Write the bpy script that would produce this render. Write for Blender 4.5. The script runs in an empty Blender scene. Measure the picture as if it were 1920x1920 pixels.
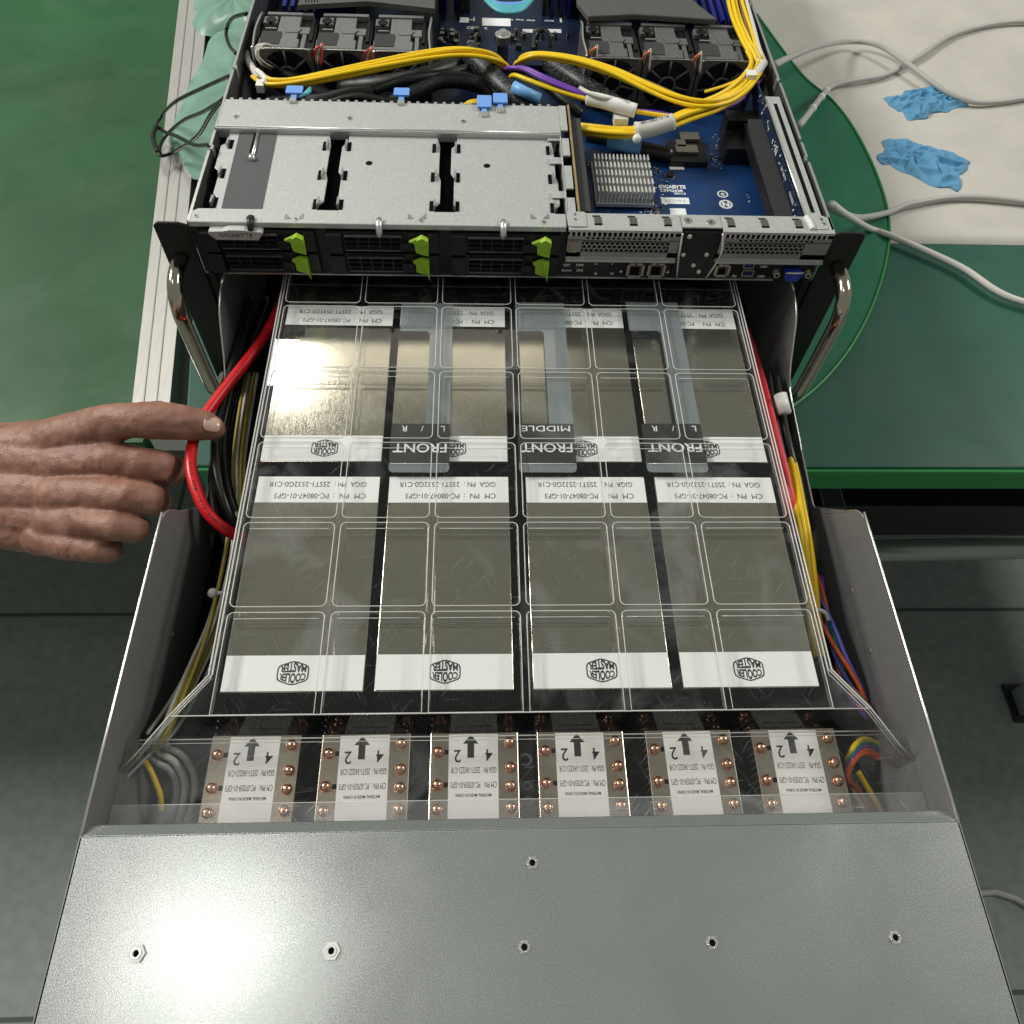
import bpy, math, random
from mathutils import Vector, Matrix
random.seed(7)
sc = bpy.context.scene
C = sc.collection
# ------------------------------------------------------------------ camera
CAM = (-25.37572, -440.31517, 388.81928); PITCH, YAW, ROLL, FPX = 1.01782, -0.08117, 0.06889, 1456.92
def cam_axes():
    cp, sp = math.cos(PITCH), math.sin(PITCH)
    f = Vector((0, cp, -sp)); r = Vector((1, 0, 0)); u = r.cross(f)
    Z = Matrix.Rotation(YAW, 3, 'Z')
    f, r, u = Z @ f, Z @ r, Z @ u
    c, s = math.cos(ROLL), math.sin(ROLL)
    return c*r + s*u, -s*r + c*u, f
AR, AU, AF = cam_axes()
def P(px, py, v, ax=2):
    """world point in mm that the photograph shows at (px,py), lying on the plane where coordinate ax equals v"""
    d = AF + AR*((px-960)/FPX) - AU*((py-960)/FPX)
    c = Vector(CAM); t = (v-c[ax])/d[ax]
    return c + d*t
S = 0.001
cam = bpy.data.cameras.new('camera'); co = bpy.data.objects.new('camera', cam); C.objects.link(co)
cam.sensor_width = 36; cam.sensor_fit = 'HORIZONTAL'; cam.lens = FPX/1920*36
cam.clip_start = 0.02; cam.clip_end = 60
m = Matrix((AR, AU, -AF)).transposed().to_4x4(); m.translation = Vector(CAM)*S
co.matrix_world = m
sc.camera = co
# ------------------------------------------------------------------ light
w = bpy.data.worlds.new('World'); sc.world = w; w.use_nodes = True
bg = w.node_tree.nodes['Background']; bg.inputs[0].default_value = (0.97, 1.0, 0.90, 1); bg.inputs[1].default_value = 0.245
def lamp(name, loc, sx, sy, power, col=(1, 0.97, 0.9), rot=(0, 0, 0)):
    l = bpy.data.lights.new(name, 'AREA'); l.shape = 'RECTANGLE'; l.size = sx; l.size_y = sy
    l.energy = power; l.color = col
    o = bpy.data.objects.new(name, l); C.objects.link(o); o.location = loc; o.rotation_euler = rot
    return o
lamp('ceiling_or_fill_lamp', (-0.86, 1.66, 1.9), 0.24, 0.24, 6)
lamp('ceiling_or_fill_lamp', (-0.22, 1.80, 1.9), 1.0, 0.34, 1.7, (1, .93, .76))  # added panel standing for lit ceiling, gives the heatsinks their warm glow
lamp('ceiling_or_fill_lamp', (-0.70, -0.36, 1.9), 0.20, 0.26, 2.4)
lamp('ceiling_or_fill_lamp', (-2.5, 0.9, 2.2), 0.5, 1.3, 105, rot=(0, math.radians(-46), 0))  # added fill on the left for general light, kept out of the mirror angles
lamp('ceiling_or_fill_lamp', (3.3, 0.9, 2.5), 0.5, 1.3, 75, rot=(0, math.radians(52), 0))  # added weaker fill from the right, no known lamp there
sc.view_settings.view_transform = 'Standard'; sc.view_settings.look = 'None'
sc.view_settings.exposure = 0.0; sc.view_settings.gamma = 1.0
sc.render.engine = 'CYCLES'
sc.cycles.transparent_max_bounces = 24; sc.cycles.max_bounces = 10
sc.cycles.caustics_reflective = False; sc.cycles.caustics_refractive = False
sc.cycles.sample_clamp_indirect = 6
# ------------------------------------------------------------------ materials
M = {}
def nodes(name):
    mt = bpy.data.materials.new(name); mt.use_nodes = True; M[name] = mt
    return mt, mt.node_tree, mt.node_tree.nodes['Principled BSDF']
def mat(name, col, rough=0.5, metal=0.0, noise=0.0, nscale=400.0, bump=0.0, stretch=None, rnoise=0.0, spec=None, coat=0.0, smudge=0.0, dirt=0.0):
    mt, nt, b = nodes(name)
    b.inputs['Base Color'].default_value = (*col, 1); b.inputs['Roughness'].default_value = rough
    b.inputs['Metallic'].default_value = metal
    if spec is not None: b.inputs['Specular IOR Level'].default_value = spec
    if coat: b.inputs['Coat Weight'].default_value = coat; b.inputs['Coat Roughness'].default_value = 0.08
    if noise or bump or rnoise:
        tc = nt.nodes.new('ShaderNodeTexCoord'); mp = nt.nodes.new('ShaderNodeMapping')
        nt.links.new(tc.outputs['Object'], mp.inputs[0])
        mp.inputs['Scale'].default_value = stretch or (1, 1, 1)
        nz = nt.nodes.new('ShaderNodeTexNoise'); nz.inputs['Scale'].default_value = nscale; nz.inputs['Detail'].default_value = 3
        nt.links.new(mp.outputs[0], nz.inputs[0])
        if noise:
            mx = nt.nodes.new('ShaderNodeMix'); mx.data_type = 'RGBA'
            rp = nt.nodes.new('ShaderNodeValToRGB'); rp.color_ramp.elements[0].position = 0.3; rp.color_ramp.elements[1].position = 0.7
            nt.links.new(nz.outputs[0], rp.inputs[0]); nt.links.new(rp.outputs[0], mx.inputs[0])
            mx.inputs[6].default_value = (*[c*(1-noise) for c in col], 1); mx.inputs[7].default_value = (*[min(1, c*(1+noise)) for c in col], 1)
            nt.links.new(mx.outputs[2], b.inputs['Base Color'])
        if rnoise:
            mr = nt.nodes.new('ShaderNodeMapRange'); mr.inputs[1].default_value = .3; mr.inputs[2].default_value = .7
            mr.inputs[3].default_value = max(.02, rough-rnoise); mr.inputs[4].default_value = rough+rnoise
            nt.links.new(nz.outputs[0], mr.inputs[0]); nt.links.new(mr.outputs[0], b.inputs['Roughness'])
        if smudge:                                               # finger marks: slow patches where the gloss changes
            s2 = nt.nodes.new('ShaderNodeTexNoise'); s2.inputs['Scale'].default_value = 13; s2.inputs['Detail'].default_value = 6; s2.inputs['Distortion'].default_value = .8
            nt.links.new(tc.outputs['Object'], s2.inputs[0])
            m2 = nt.nodes.new('ShaderNodeMapRange'); m2.inputs[1].default_value = .35; m2.inputs[2].default_value = .7; m2.inputs[3].default_value = -smudge; m2.inputs[4].default_value = smudge
            ad = nt.nodes.new('ShaderNodeMath'); nt.links.new(s2.outputs[0], m2.inputs[0]); nt.links.new(m2.outputs[0], ad.inputs[0])
            if rnoise: nt.links.new(mr.outputs[0], ad.inputs[1])
            else: ad.inputs[1].default_value = rough
            nt.links.new(ad.outputs[0], b.inputs['Roughness'])
        if dirt:                                                 # wear and dust with shapes of their own
            s3 = nt.nodes.new('ShaderNodeTexNoise'); s3.inputs['Scale'].default_value = 9; s3.inputs['Detail'].default_value = 8; s3.inputs['Roughness'].default_value = .72
            nt.links.new(tc.outputs['Object'], s3.inputs[0]); r3 = nt.nodes.new('ShaderNodeMapRange'); r3.inputs[1].default_value = .5; r3.inputs[2].default_value = .72; r3.inputs[4].default_value = dirt
            nt.links.new(s3.outputs[0], r3.inputs[0]); m3 = nt.nodes.new('ShaderNodeMix'); m3.data_type = 'RGBA'; nt.links.new(r3.outputs[0], m3.inputs[0])
            if noise: nt.links.new(mx.outputs[2], m3.inputs[6])
            else: m3.inputs[6].default_value = (*col, 1)
            m3.inputs[7].default_value = (.20, .21, .19, 1); nt.links.new(m3.outputs[2], b.inputs['Base Color'])
        if bump:
            bp = nt.nodes.new('ShaderNodeBump'); bp.inputs['Strength'].default_value = bump; bp.inputs['Distance'].default_value = 0.0004
            nt.links.new(nz.outputs[0], bp.inputs['Height']); nt.links.new(bp.outputs[0], b.inputs['Normal'])
    return mt
mat('zinc', (.53, .555, .54), .48, .45, noise=.10, nscale=700, rnoise=.05, bump=.06)
mat('zinc_lid', (.53, .56, .555), .27, .88, noise=.05, nscale=1500, bump=.018, rnoise=.05, smudge=.035)
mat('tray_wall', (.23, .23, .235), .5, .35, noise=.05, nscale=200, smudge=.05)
mat('tin', (.50, .47, .40), .35, .3)
mat('fin_silver', (.72, .72, .70), .4, .35)
mat('zinc_bright', (.75, .76, .74), .3, .85)
mat('zinc_wall', (.34, .35, .35), .5, .75, noise=.06, nscale=300)
mat('wall_dark', (.16, .16, .165), .45, .7, noise=.05, nscale=200)
mat('nickel', (.47, .445, .37), .17, 1.0, noise=.05, nscale=2600, stretch=(1, .07, 1), bump=.07, rnoise=.03, smudge=.03)
mat('nickel_flat', (.50, .44, .37), .22, 1.0, noise=.05, nscale=500)
mat('black_metal', (.010, .010, .011), .38, .0, noise=.2, nscale=500, spec=.4)
mat('black_plastic', (.012, .012, .013), .35, spec=.4)
mat('black_matte', (.004, .004, .005), .8, spec=.1)
mat('fan_grey', (.11, .112, .115), .45, noise=.12, nscale=300)
mat('fan_light', (.17, .175, .175), .45, noise=.08, nscale=300)
mat('duct_grey', (.085, .087, .083), .5, noise=.06, nscale=300)
mat('foam', (.035, .037, .038), .85, noise=.25, nscale=900)
mat('tape', (.085, .09, .095), .7, noise=.2, nscale=900)
mat('white_paper', (.80, .82, .82), .45)
mat('white_plastic', (.78, .78, .74), .35)
mat('hazed_paper', (.68, .665, .655), .5)  # white label paper with the cover sheet's haze put into its colour
mat('ink', (.012, .012, .013), .5)
mat('white_ink', (.82, .84, .84), .5)
mat('grey_ink', (.40, .44, .50), .5)
mat('label_black', (.022, .023, .025), .4)
mat('copper', (.60, .34, .23), .24, 1.0, noise=.15, nscale=600)
mat('chrome', (.52, .47, .38), .12, 1.0, rnoise=.04, nscale=60)
mat('gold', (.75, .55, .28), .3, .8)
mat('pcb_blue', (.009, .042, .145), .32, noise=.12, nscale=60, coat=.15)
mat('loom', (.006, .006, .007), .6, spec=.2)
mat('pcb_navy', (.004, .014, .045), .45, noise=.3, nscale=120)
mat('pcb_dark', (.008, .020, .055), .4, noise=.4, nscale=220)
mat('lime', (.36, .60, .03), .42)
mat('tab_blue', (.16, .35, .80), .45)
mat('tape_blue', (.17, .42, .78), .4)
mat('cyan_wire', (.10, .42, .50), .35)
mat('yellow', (.88, .60, .01), .36)
mat('yellow_dull', (.42, .34, .05), .45)
mat('red_wire', (.62, .010, .018), .34)
mat('pink_red', (.72, .05, .07), .4)
mat('black_wire', (.010, .010, .011), .33)
mat('grey_wire', (.42, .42, .40), .45)
mat('light_wire', (.62, .60, .56), .4)
mat('purple', (.16, .05, .38), .4)
mat('orange', (.80, .14, .03), .4)
mat('green_wire', (.01, .27, .14), .4)
mat('blue_wire', (.10, .10, .48), .4)
mat('brown_wire', (.20, .12, .07), .45)
mat('vga_blue', (.03, .06, .50), .4)
mat('dimm_blue', (.01, .015, .22), .4)
mat('mat_green', (.006, .135, .068), .42, noise=.10, nscale=12, smudge=.06, dirt=.08)
mat('belt_green', (.009, .078, .022), .55, noise=.15, nscale=8, smudge=.1, dirt=.12)
mat('bench_green', (.009, .085, .056), .5, noise=.1, nscale=10, smudge=.08, dirt=.08)
mat('edge_green', (.01, .22, .05), .4)
mat('bag_mint', (.20, .36, .28), .25, noise=.15, nscale=40, bump=.3)
mat('alu', (.62, .61, .58), .38, .55, noise=.06, nscale=90, stretch=(6, .4, 1))
mat('sheet_white', (.52, .50, .46), .5, noise=.08, nscale=14, bump=.5)
mat('floor_grey', (.22, .25, .235), .6, noise=.12, nscale=60, dirt=.12)
mat('seam', (.07, .08, .075), .8)
mat('rail_grey', (.30, .36, .33), .3, .5)
mat('cloth_blue', (.10, .30, .50), .7, noise=.1, nscale=60)
def braid(name='braid', lo=(.30, .34, .36)):
    mt, nt, b = nodes(name)
    tc = nt.nodes.new('ShaderNodeTexCoord'); v = nt.nodes.new('ShaderNodeTexVoronoi'); v.inputs['Scale'].default_value = 620
    nt.links.new(tc.outputs['Object'], v.inputs[0])
    rp = nt.nodes.new('ShaderNodeValToRGB'); rp.color_ramp.elements[0].position = .10; rp.color_ramp.elements[0].color = (*lo, 1)
    rp.color_ramp.elements[1].position = .34; rp.color_ramp.elements[1].color = (.006, .007, .008, 1)
    nt.links.new(v.outputs[0], rp.inputs[0]); nt.links.new(rp.outputs[0], b.inputs['Base Color']); b.inputs['Roughness'].default_value = .45
braid(); braid('braid_dim', (.07, .085, .09))
def skin():
    mt, nt, b = nodes('skin')
    tc = nt.nodes.new('ShaderNodeTexCoord')
    nz = nt.nodes.new('ShaderNodeTexNoise'); nz.inputs['Scale'].default_value = 70; nz.inputs['Detail'].default_value = 4
    n2 = nt.nodes.new('ShaderNodeTexNoise'); n2.inputs['Scale'].default_value = 900; n2.inputs['Detail'].default_value = 3
    for n in (nz, n2): nt.links.new(tc.outputs['Object'], n.inputs[0])
    rp = nt.nodes.new('ShaderNodeValToRGB'); rp.color_ramp.elements[0].position = .3; rp.color_ramp.elements[0].color = (.215, .095, .064, 1)
    rp.color_ramp.elements[1].position = .7; rp.color_ramp.elements[1].color = (.34, .175, .125, 1)
    nt.links.new(nz.outputs[0], rp.inputs[0]); nt.links.new(rp.outputs[0], b.inputs['Base Color'])
    b.inputs['Roughness'].default_value = .5; b.inputs['Subsurface Weight'].default_value = .05; b.inputs['Subsurface Scale'].default_value = .004
    bp = nt.nodes.new('ShaderNodeBump'); bp.inputs['Strength'].default_value = .6; bp.inputs['Distance'].default_value = .0006
    nt.links.new(n2.outputs[0], bp.inputs['Height']); nt.links.new(bp.outputs[0], b.inputs['Normal'])
skin(); mat('nail', (.55, .36, .29), .25, spec=.6); mat('sleeve', (.03, .035, .05), .8, noise=.2, nscale=300, bump=.4)
def clear(name, tint, facmul, rough, haze=0.0, hazecol=(.8, .82, .84), scratch=0.0):
    mt = bpy.data.materials.new(name); mt.use_nodes = True; M[name] = mt; nt = mt.node_tree; nt.nodes.clear()
    out = nt.nodes.new('ShaderNodeOutputMaterial'); tr = nt.nodes.new('ShaderNodeBsdfTransparent'); tr.inputs[0].default_value = (*tint, 1)
    gl = nt.nodes.new('ShaderNodeBsdfGlossy'); gl.inputs['Roughness'].default_value = rough
    lw = nt.nodes.new('ShaderNodeLayerWeight'); lw.inputs[0].default_value = .5      # Schlick's curve, the same from both sides of the sheet
    pw = nt.nodes.new('ShaderNodeMath'); pw.operation = 'POWER'; pw.inputs[1].default_value = 5; nt.links.new(lw.outputs['Facing'], pw.inputs[0])
    mu = nt.nodes.new('ShaderNodeMath'); mu.operation = 'MULTIPLY_ADD'; mu.inputs[1].default_value = .9; mu.inputs[2].default_value = .045*facmul
    nt.links.new(pw.outputs[0], mu.inputs[0]); m1 = nt.nodes.new('ShaderNodeMixShader')
    nt.links.new(mu.outputs[0], m1.inputs[0]); nt.links.new(tr.outputs[0], m1.inputs[1]); nt.links.new(gl.outputs[0], m1.inputs[2])
    last = m1
    if haze or scratch:
        df = nt.nodes.new('ShaderNodeBsdfDiffuse'); df.inputs[0].default_value = (*hazecol, 1)
        m2 = nt.nodes.new('ShaderNodeMixShader'); m2.inputs[0].default_value = haze
        nt.links.new(m1.outputs[0], m2.inputs[1]); nt.links.new(df.outputs[0], m2.inputs[2]); last = m2
        if scratch:
            tc = nt.nodes.new('ShaderNodeTexCoord')
            prev = None
            for ang, seed in ((.7, 0.), (-.5, 3.), (1.5, 7.)):
                rt = nt.nodes.new('ShaderNodeMapping'); rt.inputs['Rotation'].default_value = (0, 0, ang); rt.inputs['Location'].default_value = (seed, seed, 0)
                nt.links.new(tc.outputs['Object'], rt.inputs[0])
                mp = nt.nodes.new('ShaderNodeMapping'); mp.inputs['Scale'].default_value = (1, .022, 1); nt.links.new(rt.outputs[0], mp.inputs[0])
                v = nt.nodes.new('ShaderNodeTexNoise'); v.inputs['Scale'].default_value = 2200; v.inputs['Detail'].default_value = 0
                nt.links.new(mp.outputs[0], v.inputs[0])
                c = nt.nodes.new('ShaderNodeMapRange'); c.inputs[1].default_value = .77; c.inputs[2].default_value = .84; c.inputs[4].default_value = scratch
                nt.links.new(v.outputs[0], c.inputs[0])
                if prev is None: prev = c.outputs[0]
                else:
                    a = nt.nodes.new('ShaderNodeMath'); a.operation = 'MAXIMUM'; nt.links.new(prev, a.inputs[0]); nt.links.new(c.outputs[0], a.inputs[1]); prev = a.outputs[0]
            sm = nt.nodes.new('ShaderNodeTexNoise'); sm.inputs['Scale'].default_value = 17; sm.inputs['Detail'].default_value = 5; sm.inputs['Distortion'].default_value = 1.2
            nt.links.new(tc.outputs['Object'], sm.inputs[0])
            sr = nt.nodes.new('ShaderNodeMapRange'); sr.inputs[1].default_value = .56; sr.inputs[2].default_value = .78; sr.inputs[4].default_value = .11; nt.links.new(sm.outputs[0], sr.inputs[0])
            dn = nt.nodes.new('ShaderNodeTexNoise'); dn.inputs['Scale'].default_value = 900; nt.links.new(tc.outputs['Object'], dn.inputs[0])
            dr = nt.nodes.new('ShaderNodeMapRange'); dr.inputs[1].default_value = .72; dr.inputs[2].default_value = .76; dr.inputs[4].default_value = .35; nt.links.new(dn.outputs[0], dr.inputs[0])
            for extra in (sr, dr):
                a = nt.nodes.new('ShaderNodeMath'); a.operation = 'MAXIMUM'; nt.links.new(prev, a.inputs[0]); nt.links.new(extra.outputs[0], a.inputs[1]); prev = a.outputs[0]
            a = nt.nodes.new('ShaderNodeMath'); a.operation = 'ADD'; a.inputs[1].default_value = haze; nt.links.new(prev, a.inputs[0])
            nt.links.new(a.outputs[0], m2.inputs[0])
    nt.links.new(last.outputs[0], out.inputs[0])
clear('clear', (.985, .985, .98), 1.2, .012, haze=.006, scratch=.12)
clear('clear_scuffed', (.95, .95, .95), 1.4, .08, haze=.10, scratch=.35)
clear('clear_wall', (.90, .91, .90), 1.5, .05, haze=.05)
clear('clear_edge', (.95, .95, .95), 2.0, .12, haze=.50, hazecol=(.93, .93, .90))  # whitish colour stands in for light refracted and reflected along the moulded edges
clear('film', (.62, .66, .68), 1.3, .12, haze=.34, hazecol=(.42, .47, .49))
# ------------------------------------------------------------------ mesh helpers (mm)
# The lower tray, its cables and the hand are scaled down about the camera position;
# while CAM_SCALE is on, points slide along their sight lines, to match reflections in the image.
CAM_SCALE = False
def scale_about_cam(p): return (p[0]*.9495-1.28, p[1]*.9495-22.24, p[2]*.9495+19.64)
class MB:
    def __init__(s): s.v = []; s.f = []; s.m = []; s.mats = []; s.sm = []
    def mi(s, name):
        if name not in s.mats: s.mats.append(name)
        return s.mats.index(name)
    def add(s, vs, fs, mt, smooth=False):
        o = len(s.v); s.v.extend([tuple(p) for p in vs]); k = s.mi(mt)
        for f in fs: s.f.append(tuple(i+o for i in f)); s.m.append(k); s.sm.append(smooth)
        return s
    def box(s, x0, x1, y0, y1, z0, z1, mt):
        return s.add([(x0,y0,z0),(x1,y0,z0),(x1,y1,z0),(x0,y1,z0),(x0,y0,z1),(x1,y0,z1),(x1,y1,z1),(x0,y1,z1)],
                     [(0,3,2,1),(4,5,6,7),(0,1,5,4),(1,2,6,5),(2,3,7,6),(3,0,4,7)], mt)
    def prism(s, poly, a0, a1, mt, axis=2):
        """poly of 2D points in the two other axes, extruded along axis from a0 to a1"""
        def mk(p, a):
            return {2: (p[0], p[1], a), 1: (p[0], a, p[1]), 0: (a, p[0], p[1])}[axis]
        n = len(poly); vs = [mk(p, a0) for p in poly] + [mk(p, a1) for p in poly]
        fs = [tuple(range(n))[::-1], tuple(range(n, 2*n))] + [(i, (i+1) % n, n+(i+1) % n, n+i) for i in range(n)]
        return s.add(vs, fs, mt)
    def tube(s, pts, r, mt, n=8, caps=True, closed=False, rs=None):
        pts = [Vector(p) for p in pts]; N = len(pts); vs = []; fs = []
        up = None
        for i, p in enumerate(pts):
            if closed: t = pts[(i+1) % N]-pts[i-1]
            else: t = pts[min(i+1, N-1)]-pts[max(i-1, 0)]
            t.normalize()
            if up is None:
                a = Vector((0, 0, 1)) if abs(t.z) < .9 else Vector((1, 0, 0)); up = (a-t*a.dot(t)).normalized()
            else:
                up = up-t*up.dot(t)
                up = up.normalized() if up.length > 1e-6 else Vector((0, 0, 1))
            sd = t.cross(up); rr = rs[i] if rs else r
            for k in range(n):
                a = 2*math.pi*k/n; vs.append(p+(up*math.cos(a)+sd*math.sin(a))*rr)
        for i in range(N if closed else N-1):
            j = (i+1) % N
            for k in range(n): fs.append((i*n+k, i*n+(k+1) % n, j*n+(k+1) % n, j*n+k))
        if caps and not closed: fs.append(tuple(range(n))[::-1]); fs.append(tuple((N-1)*n+k for k in range(n)))
        return s.add(vs, fs, mt, True)
    def cyl(s, c, r, h, mt, n=20, axis=2, r2=None):
        c = Vector(c); d = Vector([h if i == axis else 0 for i in range(3)]); r2 = r if r2 is None else r2
        a, b = [(1, 2), (0, 2), (0, 1)][axis]; vs = []
        for q, rr in ((0, r), (1, r2)):
            for k in range(n):
                p = list(c+d*q); t = 2*math.pi*k/n; p[a] += rr*math.cos(t); p[b] += rr*math.sin(t); vs.append(p)
        fs = [(i, (i+1) % n, n+(i+1) % n, n+i) for i in range(n)]
        s.add(vs, fs, mt, n > 8); return s.add(vs, [tuple(range(n))[::-1], tuple(range(n, 2*n))], mt)
    def ball(s, c, r, mt, nu=14, nv=9, sx=1, sy=1, sz=1):
        vs = []; fs = []
        for j in range(nv+1):
            th = math.pi*j/nv
            for i in range(nu):
                ph = 2*math.pi*i/nu; vs.append((c[0]+r*sx*math.sin(th)*math.cos(ph), c[1]+r*sy*math.sin(th)*math.sin(ph), c[2]+r*sz*math.cos(th)))
        for j in range(nv):
            for i in range(nu): fs.append((j*nu+i, (j+1)*nu+i, (j+1)*nu+(i+1) % nu, j*nu+(i+1) % nu))
        return s.add(vs, fs, mt, True)
    def ring(s, c, r0, r1, h, mt, n=24, axis=2, nn=None):
        """flat ring with thickness h; hexagonal outside if nn=6"""
        a, b = [(1, 2), (0, 2), (0, 1)][axis]; vs = []
        def hexr(t, R):
            if not nn: return R
            k = math.pi/nn; t = (t % (2*k))-k; return R*math.cos(k)/math.cos(t)
        for z in (0, h):
            for R, o in ((r0, 0), (r1, 1)):
                for k in range(n):
                    t = 2*math.pi*k/n; rr = hexr(t, R) if o else R
                    p = list(c); p[axis] += z; p[a] += rr*math.cos(t); p[b] += rr*math.sin(t); vs.append(p)
        fs = []
        for k in range(n):
            q = (k+1) % n
            fs += [(k, q, n+q, n+k), (2*n+k, 3*n+k, 3*n+q, 2*n+q), (n+k, n+q, 3*n+q, 3*n+k), (k, 2*n+k, 2*n+q, q)]
        return s.add(vs, fs, mt)
    def text(s, txt, c, size, mt, xd=(1, 0, 0), yd=(0, 1, 0), sx=1.0, bold=0.0, lift=.06, align='CENTER', fit=None):
        vs, fs, wd, hh = text_mesh(txt, bold); xd = Vector(xd); yd = Vector(yd); n = xd.cross(yd)
        if fit: sx = fit/(wd*size)
        off = {'CENTER': wd/2, 'LEFT': 0, 'RIGHT': wd}[align]
        return s.add([Vector(c)+xd*((v[0]-off)*size*sx)+yd*((v[1]-hh/2)*size)+n*lift for v in vs], fs, mt)
    def build(s, name, parent=None, bevel=0, smooth=None, seg=2):
        if CAM_SCALE: s.v = [scale_about_cam(p) for p in s.v]
        me = bpy.data.meshes.new(name)
        o = bpy.data.objects.new(name, me); C.objects.link(o)
        off = Vector((0, 0, 0))
        if parent is not None:
            o.parent = parent; q = parent
            while q is not None: off += q.location/S; q = q.parent
        elif s.v:
            xs = [v[0] for v in s.v]; ys = [v[1] for v in s.v]; zs = [v[2] for v in s.v]
            off = Vector(((min(xs)+max(xs))/2, (min(ys)+max(ys))/2, min(zs))); o.location = off*S
        me.from_pydata([tuple((Vector(v)-off)*S) for v in s.v], [], s.f)
        for n in s.mats: me.materials.append(M[n])
        me.polygons.foreach_set('material_index', s.m); me.polygons.foreach_set('use_smooth', s.sm if smooth is None else [smooth]*len(s.f))
        me.validate(); me.update()
        if bevel:
            b = o.modifiers.new('bevel', 'BEVEL'); b.width = bevel*S; b.segments = seg; b.limit_method = 'ANGLE'; b.angle_limit = math.radians(40)
        return o
TC = {}
def text_mesh(txt, bold=0.0):
    k = (txt, bold)
    if k in TC: return TC[k]
    cu = bpy.data.curves.new('t', 'FONT'); cu.body = txt; cu.size = 1; cu.offset = bold; cu.resolution_u = 4
    ob = bpy.data.objects.new('t', cu); C.objects.link(ob)
    dg = bpy.context.evaluated_depsgraph_get(); ev = ob.evaluated_get(dg); me = ev.to_mesh()
    vs = [v.co.copy() for v in me.vertices]; fs = [tuple(p.vertices) for p in me.polygons]; ev.to_mesh_clear()
    bpy.data.objects.remove(ob); bpy.data.curves.remove(cu)
    if vs:
        x0 = min(v.x for v in vs); wd = max(v.x for v in vs)-x0; y1 = max(v.y for v in vs)
        for v in vs: v.x -= x0
    else: wd = 1; y1 = .7
    TC[k] = (vs, fs, wd, y1); return TC[k]
def tag(o, label=None, cat=None, group=None, kind=None):
    if label: o['label'] = label
    if cat: o['category'] = cat
    if group: o['group'] = group
    if kind: o['kind'] = kind
    return o
def thing(name, loc, label, cat, group=None):
    o = bpy.data.objects.new(name, None); C.objects.link(o); o.location = Vector(scale_about_cam(loc) if CAM_SCALE else loc)*S; o.empty_display_size = .01
    return tag(o, label, cat, group)
def copy_tree(o, parent=None):
    c = o.copy(); C.objects.link(c); c.parent = parent
    for ch in [x for x in bpy.data.objects if x.parent == o]: copy_tree(ch, c)
    return c
def smooth_path(pts, n=8):
    pts = [Vector(p) for p in pts]
    if len(pts) < 3: return pts
    q = [pts[0]*2-pts[1]]+pts+[pts[-1]*2-pts[-2]]; out = []
    for i in range(1, len(q)-2):
        a, b, c, d = q[i-1], q[i], q[i+1], q[i+2]
        for k in range(n):
            t = k/n; out.append(.5*((2*b)+(c-a)*t+(2*a-5*b+4*c-d)*t*t+(3*b-a-3*c+d)*t**3))
    return out+[pts[-1]]
def wire(pts, r, mt, parent=None, name='wire', n=8, k=8, fat=None):
    return MB().tube(smooth_path(pts, k), r, mt, n=n).build(name, parent)
def strands(path, offs, r, mts, parent, name='wire', twist=0.0, k=8):
    """several wires laid side by side along one path, each a mesh of its own"""
    p = smooth_path(path, k)
    for j, (ox, oz) in enumerate(offs):
        q = []
        for i, a in enumerate(p):
            t = (p[min(i+1, len(p)-1)]-p[max(i-1, 0)]).normalized(); side = t.cross(Vector((0, 0, 1)))
            side = side.normalized() if side.length > .2 else Vector((1, 0, 0)); up = side.cross(t)
            an = twist*i/len(p)+.35*math.sin(i*.11+j*2.1)*(1 if len(p) > 24 else .4); cx = ox*math.cos(an)-oz*math.sin(an); cz = ox*math.sin(an)+oz*math.cos(an)
            q.append(a+side*cx+up*cz)
        MB().tube(q, r, mts[j % len(mts)]).build(name, parent)
def rrect(x0, x1, y0, y1, r, n=5):
    out = []
    for cx, cy, a0 in ((x1-r, y1-r, 0), (x0+r, y1-r, 90), (x0+r, y0+r, 180), (x1-r, y0+r, 270)):
        for i in range(n+1):
            a = math.radians(a0+90*i/n); out.append((cx+r*math.cos(a), cy+r*math.sin(a)))
    return out
NX, NY = (-1, 0, 0), (0, -1, 0)        # lettering that faces away from the photographer
# ------------------------------------------------------------------ setting
ZT = -140
def sheet(pts, z0, z1, mt): return MB().prism([(p[0], p[1]) for p in pts], z0, z1, mt)
f = MB().box(-6000, 6000, -3000, 9000, -905, -900, 'floor_grey').build('floor'); tag(f, kind='structure')
sm = MB()
for k in range(-9, 10): sm.box(k*600-3, k*600+3, -3000, 3000, -899.9, -899.4, 'seam')
for k in range(-5, 6): sm.box(-6000, 6000, k*600+137, k*600+143, -899.35, -899.0, 'seam')
tag(sm.build('floor_seams'), kind='structure')
# bench top: dark green board with a bright green front edge on the right
BL = [P(318, 760, ZT), P(391, 0, ZT)]; bd_ = (BL[1]-BL[0]).normalized(); BT0 = BL[0]-bd_*190; BT1 = BL[0]+bd_*2600
bt = MB(); bt.prism([(BT0.x+1, -70), (1500, -70), (1500, 2400), (BT1.x+1, 2400), (BT0.x+1+(BT1.x-BT0.x)*.02, -40)], ZT-30, ZT-1, 'bench_green'); bt.box(-255, 1500, -74, -70.1, ZT-29, ZT-2, 'edge_green')
bt = bt.build('workbench', bevel=2); tag(bt, 'dark green workbench top with a bright green front edge at right', 'workbench')
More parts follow.
